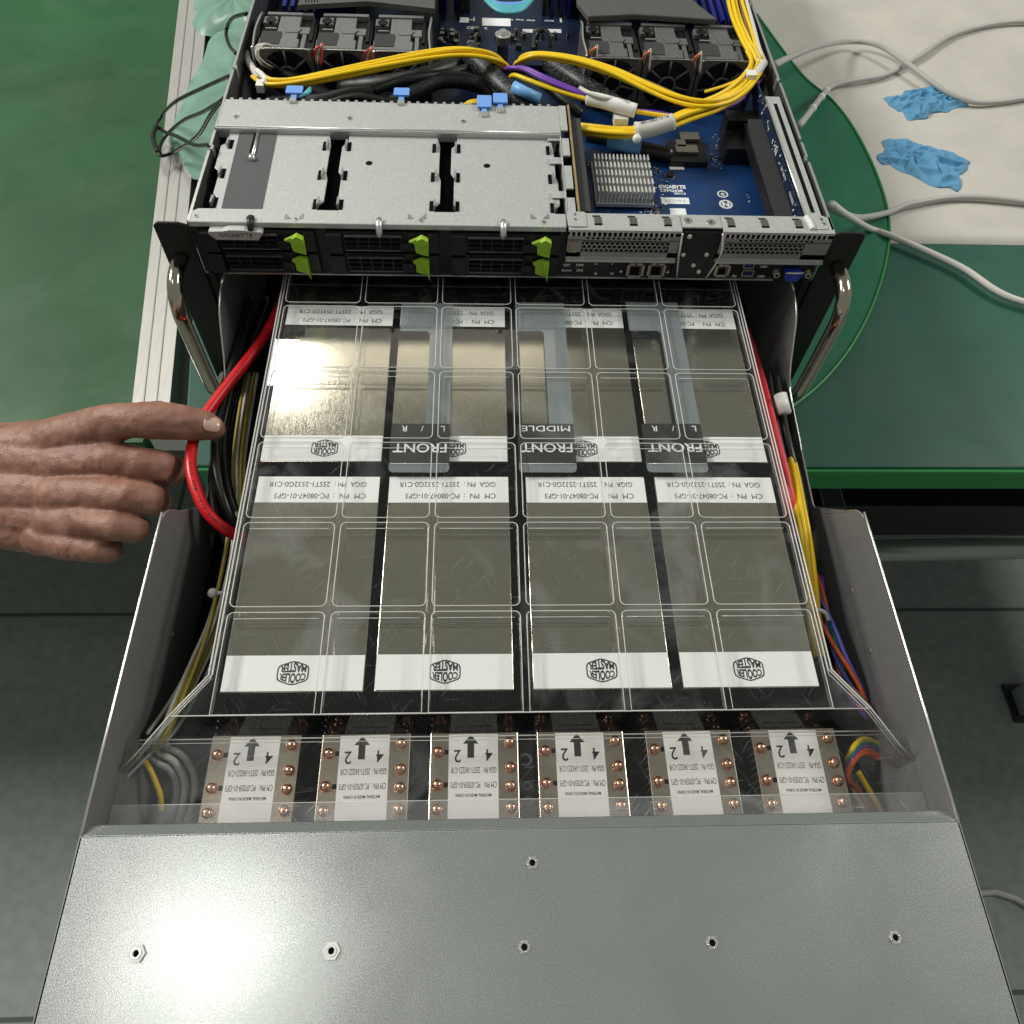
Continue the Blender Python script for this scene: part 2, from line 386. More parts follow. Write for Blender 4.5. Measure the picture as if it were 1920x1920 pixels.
# round green mat
rim = [P(*p, ZT+2) for p in [(1418, 28), (1500, 138), (1560, 190), (1602, 246), (1640, 322), (1664, 400), (1664, 470), (1640, 560), (1600, 642), (1552, 705), (1500, 752), (1440, 790)]]
rim = smooth_path(rim, 6)
pts = [(p.x, p.y) for p in rim]+[(120, -60), (100, 650)]
r_ = MB().prism(pts[::-1], ZT-.8, ZT+3, 'mat_green')
r_.tube([(p.x, p.y, ZT+3) for p in rim], 1.6, 'edge_green')
tag(r_.build('mat'), 'bright green mat with a rounded rim under the right side of the server', 'mat')
# pale plastic sheet beyond the mat
a = [P(*p, ZT) for p in [(1250, -60), (2000, -60), (2000, 470), (1690, 470), (1650, 380), (1600, 300), (1440, 60)]]
nx = 40; ny = 30; mb = MB(); vs = []; fs = []
x0, x1, y0, y1 = 330, 1100, 215, 1100
for j in range(ny+1):
    for i in range(nx+1):
        x = x0+(x1-x0)*i/nx; y = y0+(y1-y0)*j/ny
        x2 = x+(y-y0)*-.05; vs.append((x2, y, ZT-.6+1.4*math.sin(i*.9+j*.5)*math.sin(j*.7)*.35+(.8 if 0 < i < nx and 0 < j < ny else 0)))
for j in range(ny):
    for i in range(nx): fs.append((j*(nx+1)+i, j*(nx+1)+i+1, (j+1)*(nx+1)+i+1, (j+1)*(nx+1)+i))
mb.add(vs, fs, 'sheet_white', True); o = mb.build('plastic_sheet'); so = o.modifiers.new('thickness', 'SOLIDIFY'); so.thickness = .0004
tag(o, 'crumpled pale plastic sheet spread over the bench behind the green mat', 'sheet')
# left of the server: green belt, aluminium profile, mint bags
bl = MB().box(-1500, -330, -10, 3000, -210, -190, 'belt_green'); tag(bl.build('conveyor_belt'), 'dark green conveyor belt running left of the aluminium rail', 'conveyor')
def rail():
    A0, A1 = P(336, 0, ZT), P(391, 0, ZT); B0, B1 = P(247, 760, ZT), P(318, 760, ZT)
    dl = (A0-B0)/(A0-B0).length; dr = (A1-B1)/(A1-B1).length
    A0 = A0+dl*900; A1 = A1+dr*900; B0 = B0-dl*4; B1 = B1-dr*4
    mb = MB(); mb.prism([(p.x, p.y) for p in (B0, B1, A1, A0)], ZT-60, ZT, 'alu')
    for t in (.30, .64):
        a = B0.lerp(B1, t); b = A0.lerp(A1, t); n = Vector((.7, 0, 0))
        mb.prism([((a-n).x, a.y+.5), ((a+n).x, a.y+.5), ((b+n).x, b.y-.5), ((b-n).x, b.y-.5)], ZT, ZT+.5, 'zinc_wall')
    return mb
tag(rail().build('aluminium_rail', bevel=1.5), 'pale aluminium rail running along the left of the servers', 'rail')
def bag(c, rx, ry, h, name, label):
    mb = MB(); vs = []; fs = []; n = 36; k = 10
    for j in range(k+1):
        t = j/k
        for i in range(n):
            a = 2*math.pi*i/n; w_ = 1+.06*math.sin(5*a+c[0])+.04*math.sin(9*a)
            e = (abs(math.cos(a))**4+abs(math.sin(a))**4)**-.25
            vs.append((c[0]+rx*(1-t)*e*w_*math.cos(a), c[1]+ry*(1-t)*e*w_*math.sin(a), c[2]+h*(1-(1-t)**3)+1.2*math.sin(i*1.7)*t*(1-t)*4))
    for j in range(k):
        for i in range(n): fs.append((j*n+i, j*n+(i+1) % n, (j+1)*n+(i+1) % n, (j+1)*n+i))
    mb.add(vs, fs, 'bag_mint', True); return tag(mb.build(name), label, 'bag', 'pale green plastic bags between the rail and the server')
p = P(440, 25, ZT); bag((p.x, p.y+10, ZT), 52, 62, 14, 'plastic_bag', 'pale green plastic bag at the top, tucked against the aluminium rail')
p = P(428, 130, ZT); bag((p.x+22, p.y-55, ZT), 62, 150, 9, 'plastic_bag', 'longer pale green plastic bag lying beneath the looped black cable')
# things beyond the bench edge at lower right
rl = MB().tube([P(1560, 1032, -420), P(2200, 1020, -420)], 15, 'rail_grey', n=20); tag(rl.build('steel_tube'), 'pale steel tube below the bench edge at right', 'tube')
p = P(1600, 930, -500); bx = MB().box(p.x-180, p.x+520, p.y-30, p.y+330, -560, -480, 'black_plastic'); bx.box(p.x-60, p.x-30, p.y-40, p.y+300, -480, -470, 'wall_dark')
bx.box(p.x+90, p.x+230, p.y+20, p.y+140, -480, -462, 'black_metal')
tag(bx.build('equipment_box', bevel=4), 'black equipment box in the dark under the bench at right', 'box')
# blue disposable cloths at the right edge
from mathutils import noise as NZ
for cx, cy, ww, hh, an, lb in ((1735, 192, 44, 26, .4, 'crumpled light blue cloth on the pale plastic sheet, the farther of two'), (1730, 305, 46, 32, -.5, 'crumpled light blue cloth on the pale plastic sheet, the nearer of two')):
    p = P(cx, cy, ZT); mb = MB(); n = 56; vs = []; fs = []
    for j in range(n+1):
        for i in range(n+1):
            u, v = i/n*2-1, j/n*2-1; q = Vector((u*3.1+cx, v*2.6, cy*.01))
            rg = 1-abs(NZ.noise(q*1.1))*2.4; rg2 = 1-abs(NZ.noise(q*2.7+Vector((5, 1, 0))))*2.2
            r_ = 1+.22*NZ.noise(Vector((math.atan2(v, u)*2, cx, 0))); x = u*ww*r_+7*NZ.noise(q*.8+Vector((9, 0, 0))); y = v*hh*r_+7*NZ.noise(q*.8+Vector((0, 9, 0)))
            e = max(0, 1-max(abs(u), abs(v))**6); vs.append((p.x+x*math.cos(an)-y*math.sin(an), p.y+x*math.sin(an)+y*math.cos(an), ZT+.6+e*(max(0, rg)*7+max(0, rg2)*1.2)))
    for j in range(n):
        for i in range(n): k = j*(n+1)+i; fs.append((k, k+1, k+n+2, k+n+1))
    mb.add(vs, fs, 'cloth_blue', True); o = mb.build('cloth'); so = o.modifiers.new('thickness', 'SOLIDIFY'); so.thickness = .0007
    tag(o, lb, 'cloth', 'blue cloths at the right')
# bench legs and a cable on the floor
for x, lb in ((-250, 'steel bench leg at left below the lower tray'), (900, 'steel bench leg at right, deep in the dark under the bench')):
    lg = MB(); lg.box(x, x+45, -60, -15, -899, ZT-31, 'rail_grey'); lg.box(x-12, x+57, -72, -3, -900, -894, 'black_plastic'); tag(lg.build('bench_leg', bevel=3), lb, 'bench leg')
tag(MB().tube(smooth_path([(-1500, -700, -896), (-1000, -560, -896), (-760, -640, -896), (-560, -420, -896), (-380, -460, -896), (-200, -260, -896)]), 5, 'black_wire').build('floor_cable'), 'black cable snaking over the grey floor at lower left', 'cable')
tag(MB().tube(smooth_path([(300, -300, -896), (520, -420, -896), (760, -330, -896), (1000, -480, -896), (1500, -400, -896)]), 5, 'grey_wire').build('floor_cable'), 'grey cable lying over the floor at lower right', 'cable')
CAM_SCALE = True
# ------------------------------------------------------------------ lower tray with the accelerator heatsinks
TL = 'wide zinc steel accelerator tray pulled out in front of the upper server'
tray = thing('accelerator_tray', (0, -300, -140), TL, 'server tray')
MB().box(-218, 218, -700, 300, -139, -137.6, 'black_metal').build('floor_panel', tray)
MB().box(-216, 216, -330, 290, -112, -108.1, 'black_matte').build('base_board', tray)
prof = [(300, -139), (300, -25), (40, -25.5), (22, -26), (8, -27), (-6, -34), (-20, -50), (-32, -64), (-46, -72), (-90, -78), (-146, -83), (-177, -38), (-181, -31), (-186, -26.5), (-193, -23.3), (-203, -22), (-372, -22), (-700, -22), (-700, -139)]
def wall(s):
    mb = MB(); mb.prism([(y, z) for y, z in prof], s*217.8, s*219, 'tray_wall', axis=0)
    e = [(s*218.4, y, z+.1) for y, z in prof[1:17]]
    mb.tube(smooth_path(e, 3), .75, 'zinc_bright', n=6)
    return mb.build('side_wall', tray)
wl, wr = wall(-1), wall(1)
# little rivets and slots on the right wall
for px, py in ((1596, 1108), (1630, 1220)):
    p = P(px, py, 217.6, 0); MB().cyl((217.4, p.y, p.z), 1.7, .5, 'zinc_bright', 12, axis=0).build('rivet', wr)
for px, py in ((326, 1190), (330, 1300)):
    p = P(px, py, -217.6, 0); MB().cyl((-217.8, p.y, p.z), 1.7, .5, 'zinc_bright', 12, axis=0).build('rivet', wl)
lid = MB()
lid.box(-219, 219, -700, -372.5, -23.2, -22, 'zinc_lid')
lid.prism([(-372.5, -23.2), (-372.5, -22), (-366.4, -26.0), (-367.6, -27.2)], -219, 219, 'zinc_lid', axis=0)
lid.prism([(-367.6, -27.2), (-366.4, -26.0), (-366.4, -52), (-367.6, -52)], -219, 219, 'zinc_lid', axis=0)
lid = lid.build('front_cover', tray, bevel=.5)
def nut(px, py, big=True):
    p = P(px, py, -22); mb = MB(); r = 4.1 if big else 3.2
    mb.ring((p.x, p.y, -22), 1.5, r, 1.5 if big else .5, 'white_plastic' if big else 'zinc_bright', 24, nn=6); mb.ring((p.x, p.y, -20.6 if big else -21.6), 1.5, 2.4, .5, 'zinc_bright', 20)
    mb.cyl((p.x, p.y, -22), 1.55, .12, 'black_matte', 16)
    if not big:
        for k in range(4): mb.ball((p.x+2.1*math.cos(k*1.57+.4), p.y+2.1*math.sin(k*1.57+.4), -21.4), .6, 'chrome', 8, 5)
    return mb.build('press_nut', lid)
for n_, (px, py) in enumerate([(257, 1788), (622, 1783), (983, 1776), (1335, 1768), (1678, 1758), (998, 1618)]): nut(px, py, n_ < 2)
# the eight accelerator heatsinks
ZH = -35
LOGO = [(-8.9, -4.3), (-8.9, 4.3), (0, 7.5), (8.9, 4.3), (8.9, -4.3), (0, -7.5)]
def logo(mb, c, sc_=1.0):
    """hexagonal badge outline with two rows of bold lettering, turned to face away from the photographer"""
    cx, cy, cz = c
    out = []
    for i in range(6):
        a = Vector(LOGO[i]); p0 = Vector(LOGO[i-1]); p1 = Vector(LOGO[(i+1) % 6])
        for t in (0, .5, 1):
            q = (a+(p0-a).normalized()*2.0*(1-t)**2+(p1-a).normalized()*2.0*t**2); out.append(q)
    n = len(out); vs = []
    for q in out:
        vs.append((cx-q.x*sc_, cy-q.y*sc_, cz+.09)); 
    for q in out: vs.append((cx-q.x*sc_*.915, cy-q.y*sc_*.89, cz+.09))
    mb.add(vs, [(i, n+i, n+(i+1) % n, (i+1) % n) for i in range(n)], 'ink')
    for word, y0, s in (('COOLER', 3.4, 1), ('MASTER', -3.4, -1)):
        v, f, wd, hh = text_mesh(word, .04)
        tv = []
        for p in v:
            u = (p.x/wd-.5)*2; k = 1.0-abs(u)*.42           # letters grow towards the middle of the badge
            hgt = 5.9*(.60+.40*(1-abs(u))); yy = p.y/hh
            y = (0.35+yy*hgt) if s > 0 else (-.35-hgt+yy*hgt)
            x = u*7.3
            tv.append((cx-x*sc_, cy-y*sc_, cz+.09))
        mb.add(tv, f, 'ink')
def heatsink(x0, x1, y0, y1, label, lx, pn=True):
    t = thing('accelerator_heatsink', ((x0+x1)/2, (y0+y1)/2, -108), label, 'heatsink', 'accelerator heatsinks under the clear shroud')
    MB().box(x0, x1, y0, y1, ZH-2, ZH, 'nickel').build('top_plate', t, bevel=.4)
    fb = MB(); fb.box(x0+1, x1-1, y0+2.5, y1-2.5, -107.9, ZH-2.1, 'black_matte')  # block coloured black for the shadow among the fins
    for k in range(int((x1-x0-3)/2.6)):
        x = x0+1.6+k*2.6; fb.box(x, x+.35, y0+1, y0+2.4, -106, ZH-2.2, 'wall_dark'); fb.box(x, x+.35, y1-2.4, y1-1, -106, ZH-2.2, 'wall_dark')
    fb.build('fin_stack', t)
    # far label: two printed lines
    a = MB(); a.box(x0+.3, x1-.3, y1-20.5, y1-.6, ZH+.02, ZH+.14, 'white_paper'); z = ZH+.15
    xr = x1-8.6
    for row, (l1, l2) in enumerate((('CM  PN  :', 'PC-08047-01-GP3'), ('GIGA  PN :', '25ST1-2532G0-C1R'))):
        y = y1-15.6+row*9.0
        a.text(l1, (xr, y, z), 5.6, 'ink', NX, NY, align='LEFT', fit=20.5); a.text(l2, (xr-23.5, y, z), 5.6, 'ink', NX, NY, align='LEFT', fit=39 if row else 34.5)
    a = a.build('part_label', t); a.rotation_euler.z = random.uniform(-.006, .006)
    b = MB(); b.box(x0+.3, x1-.3, y0+.6, y0+21.5, ZH+.02, ZH+.14, 'white_paper'); logo(b, (lx, y0+11, ZH+.1)); b = b.build('maker_label', t); b.rotation_euler.z = random.uniform(-.004, .004)
    return t
XS = [(-168.5, -89.8), (-83.8, -5.8), (5.2, 84.2), (90.5, 169.2)]
where = ['leftmost', 'second from the left', 'third from the left', 'rightmost']
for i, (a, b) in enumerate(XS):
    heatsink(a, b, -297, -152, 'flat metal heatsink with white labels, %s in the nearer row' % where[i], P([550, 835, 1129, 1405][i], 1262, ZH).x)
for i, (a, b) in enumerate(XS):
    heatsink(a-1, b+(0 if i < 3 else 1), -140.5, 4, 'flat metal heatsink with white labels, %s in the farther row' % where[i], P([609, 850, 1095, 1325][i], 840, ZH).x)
# six switch heatsinks with copper studs
ZN = -60
def switch_hs(cx, label, tilt):
    t = thing('switch_heatsink', (cx, -340, -108), label, 'heatsink', 'six small heatsinks with copper studs in front')
    MB().box(cx-25, cx+25, -395, -313.5, ZN-1.6, ZN, 'nickel_flat').build('top_plate', t, bevel=.4)
    f = MB().box(cx-24, cx+24, -394, -314.5, -107.9, ZN-1.7, 'black_matte')
    for k in range(24): f.box(cx-25.2, cx-24.2, -392+k*3.8, -391.2+k*3.8, -100, ZN-3, 'wall_dark')
    f.build('fin_stack', t)
    l = MB(); xl, xr = cx-14.5, cx+13.5; z = ZN+.14
    l.box(xl, xr, -385, -314.5, ZN+.02, z-.01, 'hazed_paper')
    ya = -320.5
    l.prism([(cx-2+dx, ya+dy) for dx, dy in ((-1.9, -7.4), (1.9, -7.4), (1.9, .6), (4.4, .6), (0, 5.6), (-4.4, .6), (-1.9, .6))], z, z+.1, 'ink')
    l.text('2', (xl+5.0, ya-6.4, z), 10, 'ink', NX, NY, sx=.9, bold=.006); l.text('4', (xr-5.2, ya-6.0, z), 9.4, 'ink', NX, NY, sx=.95, bold=.006)
    for y, a1, a2 in ((ya-14.2, 'GIGA PN :', '25ST1-3432Z1-C1R'), (ya-22.2, 'CM PN :', 'PC-07059-01-GP3')):
        l.text(a1, (xr-1, y, z), 4.8, 'ink', NX, NY, align='LEFT', fit=7.8); l.text(a2, (xr-10.2, y, z), 4.8, 'ink', NX, NY, align='LEFT', fit=16.4)
    l.text('MATERIAL MADE IN CHINA', (cx-.5, ya-27.8, z), 2.4, 'ink', NX, NY, fit=20, bold=.01)
    l = l.build('label', t); l.rotation_euler.z = random.uniform(-.012, .012)
    for sx_, y, key in ((-20.6, -324.5, 1), (-20.6, -342.5, 1), (-20.6, -355.5, 0), (-20.6, -372, 0), (20.2, -319.5, 0), (20.4, -333.5, 0), (20.4, -343.5, 0), (20.4, -355, 0)):
        m_ = MB(); m_.ball((cx+sx_, y, ZN+.5), 3.1, 'copper', 16, 10, 1, 1, .9)
        m_.ring((cx+sx_, y, ZN+.02), 3.0, 3.7, .15, 'copper', 20)
        if key: m_.box(cx+sx_+2.8, cx+sx_+7, y-1.3, y+1.3, ZN+.03, ZN+.1, 'black_matte'); m_.ball((cx+sx_+7, y, ZN+.05), 1.6, 'black_matte', 10, 5, 1, 1, .05)
        m_.build('copper_stud', t)
    return t
for i, cx in enumerate([-151.5, -89.5, -28, 33, 96, 158]):
    switch_hs(cx, 'small labelled heatsink with copper studs, %s of six in front' % ['leftmost', 'second from the left', 'third from the left', 'third from the right', 'second from the right', 'rightmost'][i], 0)
# filler board letters between the middle switch heatsinks
dv = MB().box(-1.5, 6.5, -398, -316, -108, -72, 'black_plastic'); dv.text('C', (2.4, -326.5, -72), 10, 'grey_ink', NX, NY, bold=.02)
for y in (-341, -349): dv.ring((2.4, y, -72), 1.4, 2.6, .1, 'wall_dark', 16)
dv.build('divider', tray)
# ------------------------------------------------------------------ clear moulded shroud
shr = thing('air_shroud', (0, -180, -60), 'clear moulded plastic shroud with ribbed grid over all the tray heatsinks', 'shroud')
Z0 = -26
GX = [-171.5, -112, -54.5, .5, 56, 112, 172.5]; GY = [-312, -251, -191, -129.5, -67.5, -4, 60]
top = MB(); top.add([(-171.5, -292, Z0), (-189, -312.5, Z0), (190, -312.5, Z0), (172.5, -292, Z0), (172.5, 60, Z0), (-171.5, 60, Z0)], [(0, 1, 2, 3, 4, 5)], 'clear'); top.build('top_sheet', shr)
rb = MB(); pw = MB()
for i in range(6):
    for j in range(6):
        x0, x1, y0, y1 = GX[i]+1.8, GX[i+1]-1.8, GY[j]+1.8, GY[j+1]-1.8
        if j == 0: y0 = GY[0]-.2
        if i == 0: x0 += .8
        if i == 5: x1 -= .8
        q = rrect(x0, x1, y0, y1, 3.4)
        if j == 0: q = q[:12]+[(x0, y0), (x1, y0)]
        n = len(q)
        loop = [(x, y, Z0+.15) for x, y in q]
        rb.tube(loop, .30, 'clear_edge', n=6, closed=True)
        qi = rrect(x0+.9, x1-.9, y0+.9, y1-.9, 3.0)
        if j == 0: qi = qi[:12]+[(x0+.9, y0+.9), (x1-.9, y0+.9)]
        pw.add([(x, y, Z0) for x, y in q]+[(x, y, Z0-2.2) for x, y in qi], [(k, (k+1) % n, n+(k+1) % n, n+k) for k in range(n)], 'clear_wall', True)
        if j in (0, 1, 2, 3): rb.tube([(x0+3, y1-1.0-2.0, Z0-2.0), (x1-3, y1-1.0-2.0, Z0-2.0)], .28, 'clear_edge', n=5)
rb.build('rib', shr); pw.build('rib_wall', shr)
for s in (-1, 1):
    sw = MB()
    e = 171.5 if s < 0 else 172.5
    o = [(s*(e+1.6), 60), (s*(e+1.6), -290), (s*(e+18), -312), (s*209, -329), (s*217, -336)]
    for k in range(4):
        (xa, ya), (xb, yb) = o[k], o[k+1]
        sw.add([(xa, ya, Z0+.3), (xb, yb, Z0+.3 if k < 2 else (-30 if k == 2 else -44)), (xb, yb, -66), (xa, ya, -66)] if k < 2 else
               [(xa, ya, Z0+.3 if k == 2 else -30), (xb, yb, -40 if k == 2 else -44), (xb, yb, -66), (xa, ya, -66)], [(0, 1, 2, 3)], 'clear_wall')
    zz = [Z0+.3, Z0+.3, Z0+.3, -40, -44]
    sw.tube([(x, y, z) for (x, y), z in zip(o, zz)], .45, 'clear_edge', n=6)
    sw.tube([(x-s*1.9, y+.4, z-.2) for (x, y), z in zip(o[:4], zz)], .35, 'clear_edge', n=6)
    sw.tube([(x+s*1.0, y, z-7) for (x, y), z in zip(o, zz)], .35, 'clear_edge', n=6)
    sw.build('side_wall', shr)
fr = MB()
fr.add([(-189, -312.5, Z0), (190, -312.5, Z0), (209, -319.5, -46), (-209, -319.5, -46)], [(3, 2, 1, 0)], 'clear')
fr.add([(-217, -319.5, -46), (217, -319.5, -46), (217, -380, -46), (-217, -380, -46)], [(3, 2, 1, 0)], 'clear')
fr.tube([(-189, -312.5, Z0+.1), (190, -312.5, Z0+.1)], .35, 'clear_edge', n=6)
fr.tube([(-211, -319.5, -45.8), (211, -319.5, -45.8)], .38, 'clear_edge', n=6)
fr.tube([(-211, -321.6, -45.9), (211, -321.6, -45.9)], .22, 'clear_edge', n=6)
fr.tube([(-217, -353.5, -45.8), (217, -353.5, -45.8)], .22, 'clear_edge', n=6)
fr.build('front_step', shr)
ov = MB().add([(-217, -353.5, -44.6), (217, -353.5, -44.6), (217, -380, -44.6), (-217, -380, -44.6)], [(3, 2, 1, 0)], 'clear_scuffed'); ov.build('front_lip', shr)
# three film pull tabs with black plates
def pull_tab(tx, txr, px0, px1, l1, l2, lab, cap=True):
    zf = -30
    def X(px, py): return P(px, py, zf)
    t = thing('pull_tab', (X((px0+px1)/2, 840).x, -135, -35), lab, 'pull tab', 'folded film pull tabs with black FRONT plates')
    xl = X(px0, 845).x; xr = X(px1, 845).x; yb = X(px0, 885).y; y1 = X(px0, 795).y; y0 = X(px0, 868).y
    yt = X(px0, 567).y; ys = X(px0, 620).y; leg = xr-16.5
    mb = MB(); th = .6
    mb.prism([(xl+1, ys), (leg-2, ys), (leg, ys-2), (leg, y1), (xr, y1), (xr, yt), (xl+1, yt)], zf-th, zf, 'film')
    mb.prism(rrect(xl, xr, yb, y0+3, 3)[:], zf-th, zf-.05, 'film')
    f = mb.build('film_strip', t)
    b = MB(); b.prism(rrect(xl, xr, y0, y1, 1.2, 3), zf+.05, zf+.5, 'label_black'); z = zf+.52; xm = (xl+xr)/2
    if l1 == 'MIDDLE': b.text('MIDDLE', (xm, y1-4.2, z), 6.8, 'white_ink', NX, NY, fit=(xr-xl)*.86)
    else:
        b.text('L', (xr-5.0, y1-4.2, z), 6.8, 'white_ink', NX, NY); b.text('/', (xm+1, y1-4.2, z), 6, 'white_ink', NX, NY); b.text('R', (xl+8.6, y1-4.2, z), 6.8, 'white_ink', NX, NY)
    b.text('FRONT', (xm, y1-20.4, z), 10.2, 'white_ink', NX, NY, fit=(xr-xl)*.90, bold=.012)
    b.build('plate', t)
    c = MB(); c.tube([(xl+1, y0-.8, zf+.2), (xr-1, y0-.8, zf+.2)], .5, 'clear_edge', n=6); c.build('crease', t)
pull_tab(0, 0, 731, 843, 'L / R', 'FRONT', 'grey film pull tab with black FRONT L / R plate on the left of the shroud')
pull_tab(0, 0, 972, 1079, 'MIDDLE', 'FRONT', 'grey film pull tab with the black FRONT MIDDLE plate')
pull_tab(0, 0, 1209, 1322, 'L / R', 'FRONT', 'grey film pull tab with black FRONT L / R plate on the right of the shroud')
CAM_SCALE = False
# ------------------------------------------------------------------ upper server
up = thing('upper_server', (0, 300, 0), 'open silver and black rack server with blue circuit boards and steel handles', 'server')
ZC = 43
fp = MB(); fp.box(-218, 218, 1.6, 760, -.6, .6, 'black_metal'); fp.build('floor_panel', up)
def uwall(s):
    mb = MB(); mb.box(min(s*217.6, s*219), max(s*217.6, s*219), 0, 760, .7, ZC-.2, 'wall_dark')
    segs = [(0, 76), (82, 100), (104, 180), (184, 300), (306, 420), (424, 760)]
    for a, b in segs: mb.box(min(s*217.4, s*219.3), max(s*217.4, s*219.3), a, b, ZC-.2, ZC+.5, 'zinc_bright')
    for a in (77, 181, 301): mb.box(min(s*216, s*217.4), max(s*216, s*217.4), a, a+5, ZC-7, ZC+1, 'zinc_bright')
    return mb.build('side_wall', up)
uwall(-1); uw = uwall(1)
pn = MB(); pn.box(-217.5, 217.5, 0, 1.5, .7, 42.2, 'black_metal'); pn.box(-206, 190, -1.4, .2, -.7, .5, 'zinc_bright')
pn.box(-219, -213.5, -.9, -.05, 1, 42, 'black_metal'); pn.build('front_panel', up)
# silver strip along the front edge of the drive cage
fl = MB(); fl.prism([(-218.5, -1), (34, -1), (34, 12.5), (-214, 12.5), (-218.5, 9)], ZC-.4, ZC+.3, 'zinc'); fl.box(-218.5, 34, -1.3, -.95, ZC-3.6, ZC+.1, 'zinc'); fl = fl.build('front_flange', up, bevel=.2)
def screw(px, py, z, par, r=2.3):
    p = P(px, py, z); mb = MB(); mb.cyl((p.x, p.y, z+.02), r, .35, 'zinc_bright', 16); mb.ring((p.x, p.y, z+.3), r*.55, r*.75, .15, 'wall_dark', 16)
    mb.cyl((p.x, p.y, z+.37), r*.32, .1, 'black_matte', 6); return mb.build('screw', par)
for px, py in ((368, 405), (555, 411), (790, 414), (1020, 417)): screw(px, py, ZC+.3, fl, 2.0)
for px in (540, 770, 1000):
    for dx, sg in ((0, 1), (34, -1)):
        p = P(px+dx-5, 404, ZC+.35); MB().prism([(p.x, p.y+2), (p.x+4.2*sg, p.y-3.4), (p.x, p.y-3.6)][::sg], ZC+.35, ZC+.6, 'zinc_wall').build('notch', fl)
for px, py, mt in ((471, 412, 'black_metal'), (711, 420, 'zinc_bright'), (944, 423, 'zinc_bright')):
    p = P(px, py, ZC); mb = MB(); mb.tube([(p.x, 3, ZC+.8), (p.x, -1.6, ZC+1.2), (p.x, -4.4, ZC-1.4), (p.x, -5, ZC-6)], 2.2, mt, n=12); mb.ring((p.x, 1.5, ZC+1.2), 1.4, 2.8, .8, mt, 16)
    mb.build('latch_hook', fl)
p = P(471, 433, -5, 1); MB().box(p.x-2.4, p.x+2.4, -5.6, -3.6, 33.6, 40, 'zinc_bright').build('hook_foot', fl)
# crossbar with teeth
cb = MB(); cb.box(-218.5, 36, 103.5, 140, ZC-.6, ZC+.4, 'zinc'); cb.box(-218.5, 36, 103, 103.9, ZC-7, ZC-.2, 'zinc'); cb.tube([(-218, 105.2, ZC+.5), (35.5, 105.2, ZC+.5)], .8, 'zinc_bright', n=6)
for k in range(37): cb.box(-214+k*6.7, -211.6+k*6.7, 139.8, 142.4, ZC-.5, ZC+.5, 'zinc_bright')
cb = cb.build('crossbar', up)
for px, py in ((443, 219), (656, 222), (869, 228)): screw(px, py, ZC+.4, cb)
# drive cage covers
CZ = 39.5
cols = [(-213.5, -132.5), (-126.5, -52.5), (-46.5, 31.5)]
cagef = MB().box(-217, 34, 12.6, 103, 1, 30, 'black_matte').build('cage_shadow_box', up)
for ci, (a, b) in enumerate(cols):
    cv = MB(); q = [(a+5, 14), (b-4, 14), (b-4, 22), (b, 27), (b, 52), (b-1.5, 58), (b-1.5, 92), (b-4, 104), (a+5, 104), (a+5, 95), (a+1, 90), (a+1, 60), (a+3.5, 55), (a+3.5, 28), (a+5, 22)]
    if ci == 0: q = [(-205, 13), (-136.5, 13), (-136.5, 22), (-132.5, 27), (-132.5, 52), (-134, 58), (-134, 92), (-136, 104), (-209, 104), (-209, 92), (-213, 88), (-213, 62), (-209, 58), (-209, 34), (-205, 28)]
    cv.prism(q, CZ-1, CZ, 'zinc'); cv = cv.build('cover_plate', up, bevel=.25)
    for y in (24, 56, 90):
        for s, x in ((-1, a+5 if ci else -207), (1, b-4.5)):
            tb = MB(); tb.box(x-1.4+s*-1.2, x+1.4+s*-1.2, y-6, y+5, CZ+.02, CZ+.1, 'black_matte')
            tb.prism([(y-5, CZ+.2), (y+4, CZ+.2), (y+4.6, CZ+2.6), (y-4, CZ+3.4)], x+s*.9-.5, x+s*.9+.9, 'zinc_bright', axis=0); tb.build('spring_tab', cv)
    if ci: 
        p = P((692, 913)[ci-1], (306, 311)[ci-1], CZ); MB().cyl((p.x, p.y, CZ+.02), 2.5, .08, 'black_matte', 20).build('hole', cv)
    else:
        q = [P(*u, CZ) for u in ((450, 247), (521, 247), (491, 396), (414, 396))]
        MB().prism([(v.x, v.y) for v in q][::-1], CZ+.05, CZ+.35, 'tape').build('dark_tape', cv)
        a_, b_ = P(485, 246, CZ+.6), P(473, 298, CZ+.6)
        st = MB(); st.tube([a_, b_], 1.3, 'zinc_bright'); st.box(a_.x-2.9, a_.x-1.3, a_.y-26, a_.y, CZ+.36, CZ+.5, 'black_matte'); st.ball((b_.x, b_.y, CZ+1.4), 2.7, 'zinc_bright', 14, 8); st.build('slider_pin', cv)
# right-hand bracket of the cage
br = MB()
for y0, y1 in ((1, 30), (40, 66), (78, 99), (109, 141)): br.box(36.2, 41.5, y0, y1, ZC-1, ZC+.6, 'zinc')
br.box(35.2, 36, 1, 141, 5, ZC, 'zinc')
for y in (33, 72, 100): br.box(26, 36, y, y+7.5, CZ+.6, CZ+1.5, 'zinc')
br.prism(rrect(35, 48, -1.5, 14, 2), ZC+.7, ZC+1.4, 'zinc')
br.build('cage_bracket', up, bevel=.2)
screw(1078, 402, ZC+1.4, up, 1.3); screw(1079, 412, ZC+1.4, up, 1.3)
